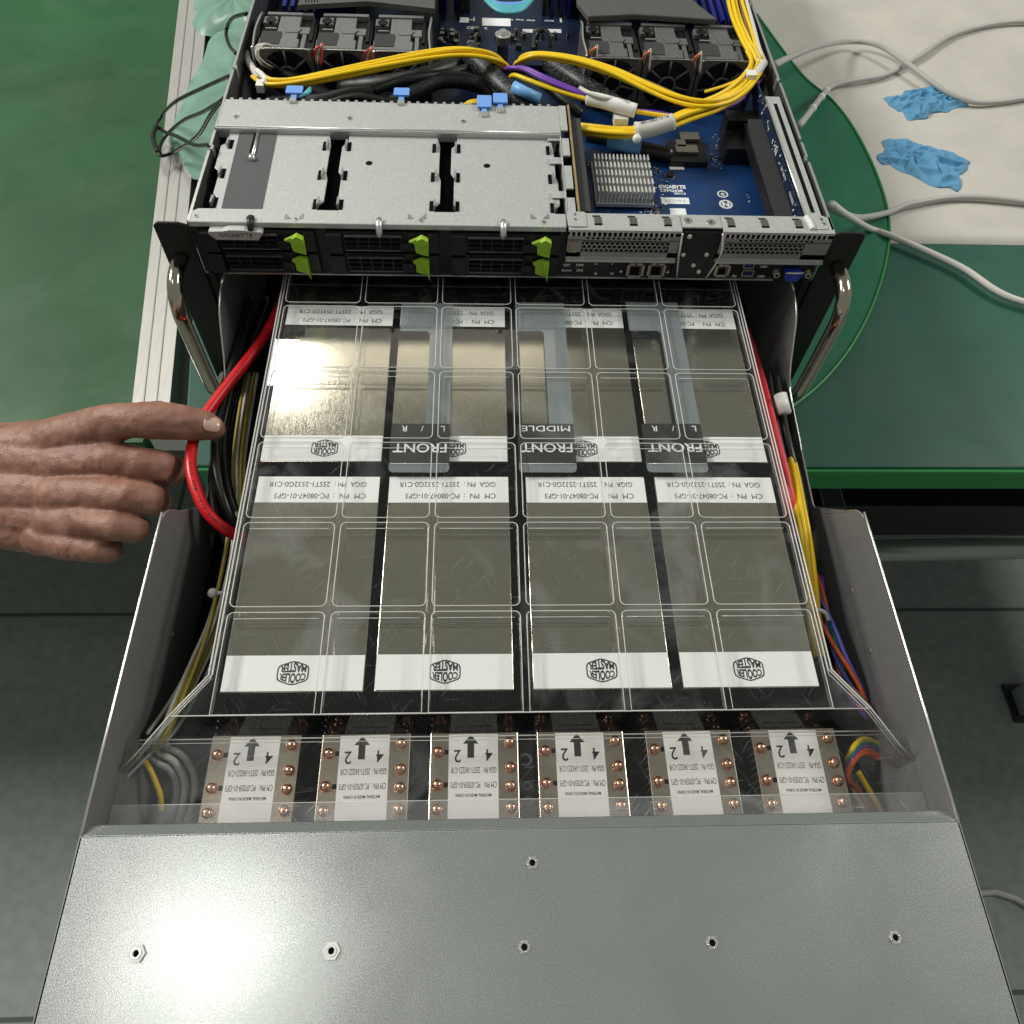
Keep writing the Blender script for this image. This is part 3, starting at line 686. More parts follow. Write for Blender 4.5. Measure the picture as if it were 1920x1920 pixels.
# perforated expansion brackets
def hexpanel(mb, x0, x1, z0, z1, y, pitch, r, mt):
    dz = pitch*math.sqrt(3)/2; j = 0; z = z0+pitch/2
    while z < z1-pitch*.35:
        x = x0+pitch/2+(pitch/2 if j % 2 else 0)
        while x < x1-pitch*.35:
            R = pitch/math.sqrt(3); vs = []
            for rr in (R*1.0, r):
                for k in range(6):
                    t = math.radians(60*k+30); vs.append((x+rr*math.cos(t), y, z+rr*math.sin(t)))
            for k in range(6):
                t = math.radians(60*k+30); vs.append((x+r*math.cos(t), y+1, z+r*math.sin(t)))
            mb.add(vs, [(k, (k+1) % 6, 6+(k+1) % 6, 6+k) for k in range(6)]+[(6+k, 6+(k+1) % 6, 12+(k+1) % 6, 12+k) for k in range(6)], mt)
            x += pitch
        z += dz; j += 1
def ebracket(x0, x1, hx0, hx1, clips):
    mb = MB()
    mb.box(x0, x1, -2.6, 13.5, ZC-.3, ZC+.5, 'zinc')
    hexpanel(mb, hx0, hx1, 24.4, 36.2, -3.5, 3.5, 1.45, 'zinc_wall')
    mb.box(x0, hx0+1.4, -4, -2.7, 21, 35.6, 'zinc_wall'); mb.box(hx1-1.6, x1, -4, -2.7, 21, 35.6, 'zinc_wall')
    mb.box(x0, x1, -4, -2.7, 35.0, 38.2, 'zinc_wall'); mb.box(x0, x1, -4, -2.7, 21.2, 25.2, 'zinc_wall')
    n = int((x1-x0-3)/3.55)
    for k in range(n+1):
        x = x0+1.2+k*3.55; mb.box(x, x+1.25, -4, -2.7, 38.2, 41.6, 'zinc_bright')
    mb.box(x0, x1, -4, -2.7, 41.6, 43.5, 'zinc')
    for k in range(3, n-2):                                       # a second row of punched dots
        x = x0+3.0+k*3.55; mb.box(x-.9, x+.9, -4.1, -4.01, 36.0, 37.4, 'black_matte')
    mb.box(x0, x1, -2.6, -1.6, 37, 42.5, 'black_matte')
    mb.prism([(-4, 21.2), (-2.7, 21.2), (-2.7, 17.6), (-5.4, 17.6), (-5.4, 19.6), (-4, 19.6)], x0, x1, 'zinc', axis=0)
    o = mb.build('expansion_bracket', up)
    for px in clips:
        p = P(px, 415, ZC+.5); c = MB(); c.box(p.x-3, p.x+2.2, 9.6, 11.2, ZC+.5, ZC+.6, 'black_matte'); c.box(p.x-2, p.x+3, 2.4, 9.4, ZC+.52, ZC+1.0, 'nickel'); c.box(p.x-2.2, p.x+3.2, .9, 2.3, ZC+.5, ZC+.6, 'black_matte'); c.build('spring_clip', o)
    return o
e1 = ebracket(35.5, 113, 44, 108, (1120, 1186, 1250)); e2 = ebracket(141.5, 219, 144, 203, (1368, 1431, 1494))
pl = MB(); pl.box(36.8, 42.4, -4.8, -4.05, 25, 34.5, 'nickel_flat'); pl.build('blank_plate', e1)
tp = MB(); tp.tube(smooth_path([P(1511, 408, ZC+1), P(1518, 418, ZC+2), P(1524, 430, ZC+1)]), 2.1, 'white_plastic'); tp.build('white_tie', e2)
# side riser strip by the right wall
rs = MB(); rs.box(202, 213.5, 14, 160, ZC-.2, ZC+.5, 'zinc'); rs.box(202.4, 215, 0, 13.9, ZC+.55, ZC+1.0, 'zinc'); rs.box(206.8, 209.6, 18, 150, ZC+.52, ZC+.7, 'black_matte'); rs.tube([(202, 14, ZC+.6), (202, 158, ZC+.6)], .7, 'zinc_bright', n=6)
rs.build('riser_rail', up)
for px, py in ((1540, 412), (1545, 420)): screw(px, py, ZC+1.0, up, 1.6)
# centre bracket
cbk = MB(); cbk.box(113.5, 141, -2.2, 0, 1.5, 41.5, 'black_metal'); cbk.box(113.5, 141, 0, 13, ZC-.2, ZC+.9, 'zinc')
for x, s in ((113.3, -1), (141.2, 1)): cbk.tube(smooth_path([(x, -3.8, 42), (x+s*.6, -9.5, 34), (x+s*.2, -10.5, 26), (x-s*3.0, -7.5, 8), (x-s*3.4, -4.0, 3)]), .75, 'zinc_bright', n=6)
cbk = cbk.build('centre_bracket', up)
for px, py in ((1290, 414), (1333, 417)): screw(px, py, ZC+.9, cbk, 3.2)
for px, py in ((1293, 444), (1325, 478), (1310, 510), (1281, 478), (1300, 498)):
    p = P(px, py, -2.6, 1); MB().ball((p.x, -2.6, p.z), 1.9, 'zinc_bright', 12, 8, 1, .5, 1).build('screw', cbk)
# ports
def port(px0, py0, px1, py1, kind):
    a = P(px0, py1, -.3, 1); b = P(px1, py0, -.3, 1); x0, x1, z0, z1 = a.x, b.x, a.z, b.z; mb = MB()
    if kind == 'net':
        mb.box(x0, x1, -1.6, -.05, z0, z0+1.5, 'tin'); mb.box(x0, x0+1.5, -1.6, -.05, z0, z1, 'tin'); mb.box(x1-1.5, x1, -1.6, -.05, z0, z1, 'tin')
        mb.box(x0, x0+5, -1.6, -.05, z1-1.6, z1, 'tin'); mb.box(x1-5, x1, -1.6, -.05, z1-1.6, z1, 'tin'); mb.box(x0+1.1, x1-1.1, -.4, -.1, z0+1, z1, 'brown_wire'); mb.box(x0+3, x1-3, -.6, -.42, z0+1.6, z1-4, 'black_matte')
    elif kind == 'usb':
        mb.box(x0, x1, -1.2, -.05, z0, z0+.5, 'tin'); mb.box(x0, x1, -1.2, -.05, z1-.5, z1, 'tin'); mb.box(x0, x0+.5, -1.2, -.05, z0, z1, 'tin'); mb.box(x1-.5, x1, -1.2, -.05, z0, z1, 'tin'); mb.box(x0+2, x1-2, -.8, -.1, z0+1.5, z1-1.6, 'dimm_blue')
    else:
        mb.prism([(x0+1.6, z1), (x0, z1-2), (x0+2.4, z0+.6), (x0+4, z0), (x1-4, z0), (x1-2.4, z0+.6), (x1, z1-2), (x1-1.6, z1)][::-1], -5.2, -.05, 'vga_blue', axis=1)
        mb.tube([(x0+.4, -5.3, z1-.3), (x1-.4, -5.3, z1-.3)], .8, 'zinc_bright', n=6)
        for x in (x0-5, x1+4.4): mb.cyl((x, -4.6, z1-3.4), 2.5, 4.5, 'tin', 6, axis=1); mb.cyl((x, -4.7, z1-3.4), 1.2, .2, 'black_matte', 10, axis=1)
    return mb.build({'net': 'network_port', 'usb': 'usb_port', 'vga': 'video_port'}[kind], up)
port(1172, 492, 1210, 518, 'net'); port(1211, 492, 1250, 518, 'net'); port(1336, 494, 1372, 517, 'net')
port(1392, 492, 1416, 502, 'usb'); port(1389, 506, 1415, 517, 'usb'); port(1463, 503, 1505, 519, 'vga')
pt = MB()
for t, px, py, sz in (('RST', 1063, 497, 3), ('MLAN', 1062, 507, 2.6), ('NMI', 1087, 497, 3), ('SYS', 1087, 507, 3), ('o', 1118, 495, 3), ('I', 1148, 495, 3), ('o', 1117, 513, 4), ('ID', 1148, 513, 2.6), ('+', 1164, 510, 5), ('+', 1252, 511, 5), ('USB1', 1432, 500, 2.6), ('USB2', 1427, 518, 2.6), ('Ay', 1377, 517, 3)):
    p = P(px, py, -.2, 1); pt.text(t, (p.x, -.1, p.z), sz, 'white_ink', (1, 0, 0), (0, 0, 1), bold=.03)
for px in (1118, 1148):
    p = P(px, 504, -.2, 1); pt.cyl((p.x, -.6, p.z), 2.2, .5, 'black_plastic', 16, axis=1)
pt.build('panel_print', up)
# badge
a, b = P(391, 441, -7, 1), P(491, 434, -7, 1); za, zb = P(440, 450, -7, 1).z, P(440, 432, -7, 1).z
bd = MB(); bd.prism([(a.x, zb-2.6), (a.x+4, za), (b.x-4, za), (b.x, zb-2.6), (b.x-1, zb-1.2), (b.x-8, zb-1), (b.x-12, zb), (a.x+14, zb), (a.x+10, zb-1), (a.x+1, zb-1.2)], -7, -1, 'zinc', axis=1)
bd.text('GIGABYTE', ((a.x+b.x)/2, -7.05, (za+zb)/2), 4.6, 'wall_dark', (1, 0, 0), (0, 0, 1), bold=.01, fit=22); bd.build('badge', up)
# rack ears with steel handles
def ear(s):
    x0, x1 = (219.4, 242) ; zt, zb = 43, -118
    mb = MB(); poly = [(x0, zt-2), (x0, 12), (x0, -40), (x0, zb+12), (x0+2, zb), (x0+14, zb), (x1, zb+10), (x1, zt-3), (x1-3, zt), (x0+6, zt)]
    hole = None
    mb.prism([(s*x, z) for x, z in poly][::s], -2.6, -.6, 'black_metal', axis=1)
    mb.box(min(s*(x0-6), s*(x0+2)), max(s*(x0-6), s*(x0+2)), -.55, 30, -100, -.8, 'black_metal')
    e = mb.build('rack_ear', up, bevel=.8)
    xc = s*232
    h = MB(); h.tube(smooth_path([(xc, -2.6, 14), (xc, -20, 14), (xc, -31, 8), (xc, -36, -4), (xc, -37, -16), (xc, -37, -60), (xc, -36, -84), (xc, -31, -96), (xc, -20, -102), (xc, -2.6, -102)], 6), 5.2, 'chrome', n=18); h.build('handle', e)
ear(-1); ear(1)
# drive carriers, six, with lime latches
LR = {1: [(766, 453), (781, 447), (790, 442), (803, 448), (804, 480), (792, 477), (780, 473), (777, 457)],
      0: [(774, 491), (790, 484), (805, 487), (806, 515), (793, 513), (781, 509), (780, 496)]}
def carrier(ci, row):
    x0, x1 = [(-212, -136.5), (-128.5, -53), (-44.5, 30.5)][ci]; z0, z1 = (21.8, 37.2) if row else (3.6, 19.4)
    n = ['left', 'middle', 'right'][ci]; t = thing('drive_carrier', ((x0+x1)/2, -3, z0), 'black drive carrier with lime latch, %s column, %s row' % (n, 'upper' if row else 'lower'), 'drive carrier', 'drive carriers in the front of the server')
    b = MB(); b.box(x0, x1, -2, -.2, z0, z1, 'black_plastic'); b.box(x0, x0+10, -5.5, -2.02, z0, z1, 'black_metal'); b.box(x1-7, x1, -4, -2.02, z0, z1, 'black_plastic')
    b.build('body', t, bevel=.3)
    g = MB(); xr = x1-25
    for k in range(4):
        z = z0+2+k*(z1-z0-4)/3; g.box(x0+12, xr, -4.2, -2.1, z-.35, z+.35, 'wall_dark' if k in (0, 3) else 'black_metal')
    for k in range(5): x = x0+20+k*7.5; g.box(x, x+1.2, -3.8, -2.1, z0+1.8, z1-1.8, 'black_metal')
    g.build('grille', t)
    dx = [P(572, 455, -5, 1).x-P(804, 455, -5, 1).x, 0, P(1034, 460, -5, 1).x-P(804, 455, -5, 1).x][ci]
    q = [P(u[0], u[1], -5, 1) for u in LR[row]]
    l = MB(); l.prism([(v.x+dx, v.z) for v in q], -6, -3.4, 'lime', axis=1)
    l.prism([(v.x+dx, v.z) for v in (q[1], q[2], q[3])]+[(q[3].x+dx, q[3].z-4), (q[1].x+dx+1, q[1].z-4)], -8, -5.9, 'lime', axis=1)
    l.build('latch', t, bevel=.4)
    MB().box(x1-26, x1-18, -4.6, -2.1, z0+2, z1-7, 'black_plastic').build('button', t, bevel=.3)
for ci in range(3):
    for row in (1, 0): carrier(ci, row)
# blue expansion board
bd = MB(); bd.box(42, 216, 14, 196, 4.4, 6, 'pcb_blue'); BZ = 6.02
bd = bd.build('expansion_board', up)
pr = MB()
def bprint(t, px, py, sz, fit=None, sx=1, bold=.03):
    p = P(px, py, BZ); pr.text(t, (p.x, p.y, BZ), sz, 'white_ink', sx=sx, bold=bold, fit=fit, lift=.04)
bprint('GIGABYTE', 1260, 350, 5.6, 21.5, bold=.05); bprint('CFPG438', 1259, 357.5, 4.4, 18); bprint('REV:1.0', 1275, 363, 3, 9)
a, b = P(1241, 382, BZ), P(1291, 371, BZ); lb_ = MB().box(a.x, b.x, a.y, b.y, BZ, BZ+.1, 'white_paper'); lb_.text('M12345-6', ((a.x+b.x)/2, (a.y+b.y)/2, BZ+.12), 4, 'grey_ink', fit=16); lb_.build('label', bd)
a, b = P(1258, 404, BZ), P(1285, 391, BZ); MB().box(a.x, b.x, a.y, b.y, BZ, BZ+.1, 'white_paper').build('label', bd)
for (px, py), r, t in (((1355, 364), 4.4, 'c'), ((1361, 383), 5.4, 'N')):
    p = P(px, py, BZ); pr.ring((p.x, p.y, BZ), r*.72, r, .06, 'white_ink', 24); pr.text(t, (p.x, p.y, BZ), r*1.4, 'white_ink', bold=.06)
for k in range(60):
    px, py = random.choice([(1190+random.random()*60, 320+random.random()*25), (1330+random.random()*25, 285+random.random()*35), (1205+random.random()*30, 395+random.random()*10), (1330+random.random()*60, 250+random.random()*30)])
    p = P(px, py, BZ); l_ = random.uniform(.6, 1.8); pr.box(p.x, p.x+l_, p.y, p.y+.45, BZ, BZ+.05, 'white_ink')
pr.build('board_print', bd)
def chip(par, name, *a, cyl=None):
    mb = MB()
    if cyl: mb.cyl(*cyl)
    else: mb.box(*a)
    return mb.build(name, par)
for k in range(70):
    px, py = random.choice([(1225+random.gauss(0, 12), 322+random.gauss(0, 8)), (1345+random.gauss(0, 9), 297+random.gauss(0, 12)), (1228+random.gauss(0, 10), 395+random.gauss(0, 4)), (1108+random.gauss(0, 6), 312+random.gauss(0, 3)), (1400+random.gauss(0, 20), 255+random.gauss(0, 8))])
    p = P(px, py, BZ); s_ = random.uniform(.6, 1.4); chip(bd, 'chip', p.x-s_, p.x+s_, p.y-s_*.6, p.y+s_*.6, BZ, BZ+random.uniform(.5, 1.1), random.choice(['black_plastic', 'zinc_wall', 'nickel', 'brown_wire']))
p = P(1256, 330, BZ); ch = MB(); ch.cyl((p.x, p.y, BZ), 3.4, 2, 'black_plastic', 20); ch.ring((p.x, p.y, BZ), 3.5, 4.3, .2, 'zinc_wall', 20)
ch.build('inductor', bd)
for k in range(95):                                              # scattered parts over the rest of the board
    px, py = random.choice([(random.uniform(1225, 1420), random.gauss(272, 9)), (random.gauss(1385, 22), random.gauss(300, 6)), (random.uniform(1225, 1250), random.uniform(330, 400)), (random.uniform(1110, 1235), random.gauss(402, 2)), (random.uniform(1400, 1430), random.uniform(300, 395))])
    p = P(px, py, BZ); s_ = random.uniform(.4, 1.0)
    if 43 < p.x < 187: chip(bd, 'chip', p.x-s_, p.x+s_, p.y-s_*.55, p.y+s_*.55, BZ, BZ+random.uniform(.4, .9), random.choice(['black_plastic', 'nickel', 'brown_wire', 'white_ink']))
# pin heatsink
x0, x1, y0, y1 = 64, 108.5, 68, 118; hs = MB(); hs.box(x0, x1, y0, y1, BZ+2, BZ+4.6, 'fin_silver')
for i in range(15):
    for j in range(5): hs.box(x0+.5+i*3.0, x0+1.5+i*3.0, y0+.8+j*9.9, y0+7.4+j*9.9, BZ+4.6, BZ+15, 'fin_silver')
hs.build('pin_heatsink', bd)
# risers
r1 = MB(); r1.box(43.2, 44.8, 18, 146, 6.2, 41, 'pcb_dark'); r1.box(43.1, 44.9, 18, 146, 41, 41.5, 'gold'); r1.box(44.9, 53.5, 24, 136, 12, 37, 'foam'); r1.build('left_riser', up, bevel=.3)
r2 = MB(); r2.box(200.2, 201.6, 14, 190, 6.2, 42, 'pcb_dark'); r2.box(189, 200, 24, 146, 20, 33, 'foam'); r2.box(187.6, 188.9, 22, 148, 19, 28, 'black_plastic')
for y, t, s_ in ((110, 'c', 7), (98, 'N', 8), (128, 'PCIE', 3.4), (70, 'GIGABYTE', 3.4), (42, 'CRSG022', 3.4)): r2.text(t, (200.15, y, 37.5), s_, 'white_ink', (0, -1, 0), (0, 0, 1), bold=.02)
for k in range(50):
    y = random.uniform(20, 180); z = random.uniform(34, 41); s_ = random.uniform(.5, 1.3); r2.box(199.6, 200.15, y, y+s_, z, z+s_, random.choice(['zinc_bright', 'white_ink', 'nickel', 'black_plastic']))
r2.build('right_riser', up)
# connector blocks
cx = MB()
a, b = P(1362, 283, 18), P(1428, 245, 18); cx.box(a.x, b.x, a.y, b.y-3, 6.1, 20, 'black_plastic'); cx.box(a.x+3, b.x-2, b.y-2.5, b.y+12, 6.1, 28, 'black_metal'); cx.build('connector_block', bd, bevel=.5)
cx = MB(); a, b = P(1256, 305, 10), P(1318, 268, 10); cx.box(a.x, b.x, a.y, b.y, 6.1, 11, 'black_plastic')
for px, py, w_ in ((1287, 282, 18), (1292, 243+15, 16), (1276, 272, 8)): p = P(px, py, 12); cx.box(p.x-w_/2, p.x+w_/2, p.y-5, p.y+5, 11.1, 14, 'nickel_flat')
cx.box(a.x, a.x+12, a.y-4, a.y-.5, 6.1, 7, 'white_plastic'); cx.build('cable_connector', bd, bevel=.3)
# dark interior between drive cage and fans, main board
ib = MB(); ib.box(-216, 216, 198, 740, 1, 2.4, 'pcb_dark'); mbd = ib.build('main_board', up)
bp_ = MB(); bp_.box(-216, 34, 146, 150, 2, 38, 'pcb_dark')
for k in range(3): bp_.box(-200+k*84, -150+k*84, 151, 160, 10, 30, 'black_plastic')
bp_.build('drive_backplane', up)
# centre part of the main board, seen between the fans
mz = 8
a = P(822, 118, mz); b = P(1085, 30, mz); MB().box(a.x, b.x, a.y, b.y+60, 2.5, mz, 'pcb_navy').build('io_board', mbd); mp = MB()
z = mz+.05
def bar(px0, py0, px1, py1): 
    a, b = P(px0, py1, z), P(px1, py0, z); mp.box(a.x, b.x, a.y, b.y, z, z+.1, 'white_ink')
for q in ((861, 33, 879, 42), (904, 35, 957, 48), (980, 55, 1000, 61), (1022, 55, 1052, 61), (888, 32, 890, 40), (1050, 34, 1053, 42)): bar(*q)
for t, px, py, s_ in (('CE', 882, 52, 6), ('c', 911, 53, 7), ('A', 880, 78, 7), ('PSU1', 955, 37, 3.4), ('PSU2', 975, 37, 3.4), ('CPU0', 995, 38, 3.4), ('NVME', 1030, 39, 3.4), ('FAN', 884, 37, 3.4)):
    p = P(px, py, z); mp.text(t, (p.x, p.y, z), s_, 'white_ink', bold=.03)
mp.build('board_print', mbd)
for k in range(46):
    px = random.choice([random.uniform(825, 860), random.uniform(885, 900), random.uniform(955, 1080)]); py = random.uniform(62, 95)
    p = P(px, py, z); r = random.uniform(1.2, 2.8); h = random.uniform(3, 9)
    if random.random() < .5: chip(mbd, 'capacitor', cyl=((p.x, p.y, z), r, h, 'nickel', 12))
    else: chip(mbd, 'chip', p.x-r, p.x+r, p.y-r*.7, p.y+r*.7, z, z+h*.6, random.choice(['black_plastic', 'foam', 'nickel_flat', 'pcb_dark']))
for k in range(16):
    px = random.choice([random.uniform(825, 880), random.uniform(1020, 1090)]); p = P(px, random.uniform(0, 22), z+8); chip(mbd, 'slot', p.x-1.6, p.x+1.6, p.y, p.y+60, z, z+22, random.choice(['black_plastic', 'dimm_blue', 'black_plastic']))
for k in range(9): MB().box(-198+k*7.2, -195+k*7.2, 300, 460, 3, 34, 'dimm_blue').box(-195+k*7.2, -191.5+k*7.2, 300, 460, 3, 30, 'black_plastic').build('memory_slot', mbd)
for k in range(12): MB().box(128+k*7.2, 131+k*7.2, 296, 460, 3, 34, 'dimm_blue').box(131+k*7.2, 134.4+k*7.2, 296, 460, 3, 30, 'black_plastic').build('memory_slot', mbd)
# thumbscrew
p = P(943, 75, 30); ts = thing('thumbscrew', (p.x, p.y, 8), 'bright knurled thumbscrew standing on the main board between the fans', 'thumbscrew')
MB().cyl((p.x, p.y, 8), 5, 20, 'nickel', 20).build('post', ts)
k_ = MB(); k_.cyl((p.x, p.y, 28), 7, 7, 'zinc_bright', 26); k_.cyl((p.x, p.y, 35), 4.5, 3, 'zinc_bright', 20, r2=3)
for k in range(22): t = 2*math.pi*k/22; k_.box(p.x+7*math.cos(t)-.35, p.x+7*math.cos(t)+.35, p.y+7*math.sin(t)-.35, p.y+7*math.sin(t)+.35, 28.5, 34.8, 'chrome')
k_.build('knob', ts)
# fans
def fan(x0, w_, yf, side, k):
    x1 = x0+w_; z0, z1 = 2, 43; d = 56
    mg = 'fan_light' if side == 'left' else 'fan_grey'
    t = thing('cooling_fan', (x0+w_/2, yf+d/2, z0), '%s cooling fan of the %s bank of three behind the yellow cables' % (['leftmost', 'middle', 'rightmost'][k], side), 'fan', 'cooling fans across the middle of the server')
    h = MB(); h.box(x0+.6, x1-.6, yf+2, yf+d, z0, z1-4, 'black_plastic')
    a0, a1 = x0+1.5, x1-2.5
    h.box(a0, a1-10, yf+3, yf+16, z1-4, z1-.6, mg); h.box(a0+13, a1-12, yf+16, yf+d-3, z1-4, z1-1, mg); h.box(a0, a0+11, yf+40, yf+d-6, z1-4, z1-.4, mg)
    h.box(a1-11, a1-3, yf+26, yf+36, z1-4, z1-1.4, mg); h.box(a1-8.4, a1-5, yf+3, yf+26, z1-4, z1-2.0, mg); h.box(a1-3, a1, yf+18, yf+d-4, z1-4, z1-2.4, 'black_metal')
    h.prism([(a0+20, yf+26), (a0+30, yf+26), (a0+33, yf+32), (a0+28, yf+38), (a0+18, yf+36)], z1-1, z1-.4, mg); h.box(a0+2, a1-2, yf+d-4, yf+d, z1-4, z1+.4, mg)
    for j in range(3): h.box(a1-15, a1-11, yf+6+j*6, yf+9+j*6, z1-3.9, z1-1.2, 'black_metal')
    h.box(a0+3, a0+12, yf+31, yf+32.2, z1-1, z1-.2, 'zinc_bright'); h.cyl((a0+6, yf+44, z1-2), 4.2, 2.4, 'black_metal', 16)
    h.build('housing', t, bevel=.5)
    MB().box(a0+1, a0+17, yf+7, yf+26, z1-.55, z1-.1, 'foam').build('foam_pad', t)
    # face: square plate with a round opening, nine spokes and a hub
    g = MB(); cx_, cz_, R, N = x0+w_/2, (z0+z1)/2-1, 20.0, 48; vs = []
    for dy in (0, 2):
        for k_ in range(N):
            a = 2*math.pi*k_/N+math.pi/4; c, s_ = math.cos(a), math.sin(a); q = 1/max(abs(c), abs(s_))
            vs.append((cx_+R*c, yf+dy, cz_+R*s_)); vs.append((cx_+(w_/2-.4)*q*c, yf+dy, cz_+20.9*q*s_))
    fs = []
    for k_ in range(N):
        a, b = 2*k_, 2*((k_+1) % N); fs += [(a, b, b+1, a+1), (a, 2*N+a, 2*N+b, b), (a+1, b+1, 2*N+b+1, 2*N+a+1)]
    g.add(vs, fs, 'fan_grey')
    pts = [(cx_+6.8*math.cos(2*math.pi*k_/20), yf-.4, cz_+6.8*math.sin(2*math.pi*k_/20)) for k_ in range(20)]; g.tube(pts, 1.15, 'fan_grey', closed=True, n=6)
    for k_ in range(7):
        a = math.pi/2+2*math.pi*k_/7; g.tube([(cx_+6.8*math.cos(a), yf-.4, cz_+6.8*math.sin(a)), (cx_+20.4*math.cos(a), yf-.2, cz_+20.4*math.sin(a))], 1.05, 'fan_grey', n=6)
    g.build('grille', t)
    rim = MB(); rim.tube(smooth_path([(x0+3, yf-.2, z1-12), (x0+3, yf-.2, z1-2.6), (x0+5.4, yf-.2, z1-.4), (x1-5.4, yf-.2, z1-.4), (x1-3, yf-.2, z1-2.6), (x1-3, yf-.2, z1-12)], 4), .65, 'zinc_bright' if side == 'left' else 'zinc_wall', n=6); rim.build('wire_guard', t)
    bl_ = MB()
    for k_ in range(7):
        a = 2*math.pi*k_/7+.3; c, s_ = math.cos(a), math.sin(a); c2, s2 = math.cos(a+.55), math.sin(a+.55)
        bl_.add([(cx_+5*c, yf+1.2, cz_+5*s_), (cx_+18.8*c, yf+1.0, cz_+18.8*s_), (cx_+18.8*c2, yf+1.95, cz_+18.8*s2), (cx_+5*c2, yf+1.95, cz_+5*s2)], [(0, 1, 2, 3)], 'black_metal')
    bl_.cyl((cx_, yf+.9, cz_), 6, .9, 'black_metal', 20, axis=1); bl_.build('blades', t)
for k in range(3): fan(-207+k*46.6, 46.2, 214, 'left', k)
for k in range(3): fan(64.5+k*46.6, 46.2, 212, 'right', k)
for side, x0, x1 in (('left', -209, -66), ('right', 63, 206)):
    for x in (x0, x1):
        f = MB(); f.tube(smooth_path([(x, 213, 4), (x, 213, 40), (x+.8, 216, 43.6), (x-.8, 240, 44), (x+.3, 262, 44), (x, 272, 41)], 5), .9, 'zinc_bright', n=6)
        f.box(x-.25, x+.25, 214, 272, 2, 43, 'wall_dark'); f.build('fan_frame', up)
# air ducts behind the fans
d = MB(); a, b, c_, e_ = P(558, 9, 50), P(815, 16, 50), P(815, -60, 50), P(600, -60, 50)
mid = P(690, 2, 50)
d.prism([(a.x, a.y), (mid.x, mid.y), (b.x, b.y), (c_.x, c_.y+120), (e_.x, e_.y+120)], 46, 50, 'duct_grey')
for k in range(5): q = P(572+k*5.5, 2.5, 50); d.box(q.x, q.x+.9, q.y-2, q.y+5, 50, 50.1, 'black_matte')
tag(d.build('air_duct', bevel=1), 'dark grey air duct cover behind the left fan bank', 'air duct')
d = MB(); q = [P(*u, 50) for u in ((1082, 3), (1103, 30), (1190, 26), (1345, 36), (1300, 0), (1290, -80), (1082, -80))]
d.prism([(v.x, v.y+(110 if i > 4 else 0)) for i, v in enumerate(q)], 45, 50, 'duct_grey')
tag(d.build('air_duct', bevel=1), 'dark grey air duct cover behind the right fan bank', 'air duct')
# ------------------------------------------------------------------ cables
def cbl(name, pts, label, cat='cable'):
    p = pts[0]; return thing(name, (p[0], p[1], p[2]), label, cat)
def Q(lst): return [P(*p) if len(p) == 3 else P(p[0], p[1], p[2], p[3]) for p in lst]
R_ = 1.6
# yellow harness, left
pth = Q([(480, 138, 36), (492, 146, 38), (515, 152, 40), (560, 150, 42), (630, 138, 44), (720, 120, 46), (800, 104, 48), (860, 96, 50), (905, 99, 48), (930, 108, 42), (946, 124, 30)])
t = cbl('yellow_cable_bundle', pth, 'bundle of yellow wires sweeping in front of the left fan bank', 'cable bundle')
strands(pth, [(-3.9, 0), (0, 1.2), (3.9, 0), (-1.8, -2.4), (2.2, -2.6)], R_, ['yellow'], t)
tie = MB(); a = pth[0]; tie.tube(smooth_path(Q([(462, 100, 30), (466, 115, 32), (478, 134, 35), (487, 146, 37)])), 3.0, 'light_wire'); tie.build('sleeve', t)
tie = MB(); tie.tube(smooth_path([P(484, 142, 36)+Vector((0, 0, 4)), P(497, 147, 40), P(494, 158, 38)]), 2.2, 'white_plastic'); tie.box(*[v for q_ in zip(P(489, 162, 36)-Vector((3, 4, 3)), P(489, 162, 36)+Vector((3, 5, 3))) for v in q_], 'white_plastic'); tie.build('cable_tie', t)
t = cbl('white_wire_bundle', Q([(470, 98, 40)]), 'thin pale fan wires at the left corner of the fan bank', 'wires')
for d in ((0, 0), (5, 2), (10, 6), (3, 8)): wire(Q([(500+d[0], 82+d[1]/2, 46), (484+d[0], 84, 48), (478+d[0]/2, 95+d[1], 44), (487+d[0], 112+d[1], 36), (505+d[0], 122+d[1], 26)]), .7, 'light_wire', t)
# right yellow harness
pth = Q([(973, 122, 30), (978, 112, 40), (992, 104, 47), (1015, 102, 50), (1080, 113, 50), (1150, 135, 48), (1220, 166, 46), (1270, 184, 46), (1320, 192, 46), (1365, 184, 44), (1400, 160, 42), (1416, 130, 40), (1412, 105, 42), (1398, 80, 44), (1378, 30, 46), (1366, -30, 48)])
t = cbl('yellow_cable_bundle', pth, 'bundle of yellow wires curving across the right fan bank up to the top corner', 'cable bundle')
strands(pth, [(-3.0, 0), (.6, 1.4), (4.0, .4), (1.0, -2.2)], R_, ['yellow'], t)
t = cbl('yellow_cable_bundle', Q([(1084, 240, 20)]), 'bundle of yellow wires held by a printed sleeve above the blue board', 'cable bundle')
pth = Q([(1076, 238, 22), (1110, 242, 26), (1160, 247, 30), (1205, 244, 34), (1250, 232, 38), (1290, 216, 40), (1340, 198, 42), (1385, 172, 42), (1412, 142, 42), (1424, 118, 40)])
strands(pth, [(-4.2, 0), (-1.4, 1.8), (1.6, 1.8), (4.4, 0), (-2.6, -2.4), (2.8, -2.4)], 1.7, ['yellow'], t)
sl = MB(); q = smooth_path(Q([(1192, 246, 35), (1225, 240, 37), (1262, 228, 40)]), 6); sl.tube(q, 6.2, 'light_wire', n=14)
xd = (q[-1]-q[0]).normalized(); yd = Vector((-xd.y, xd.x, 0)).normalized(); n_ = xd.cross(yd)
sl.text('80P2 CABLE 12V 718', (q[0]+q[-1])/2+n_*6.4+Vector((0, -.6, 0)), 3.6, 'ink', xd, yd, fit=22, bold=.02); sl.build('printed_sleeve', t)
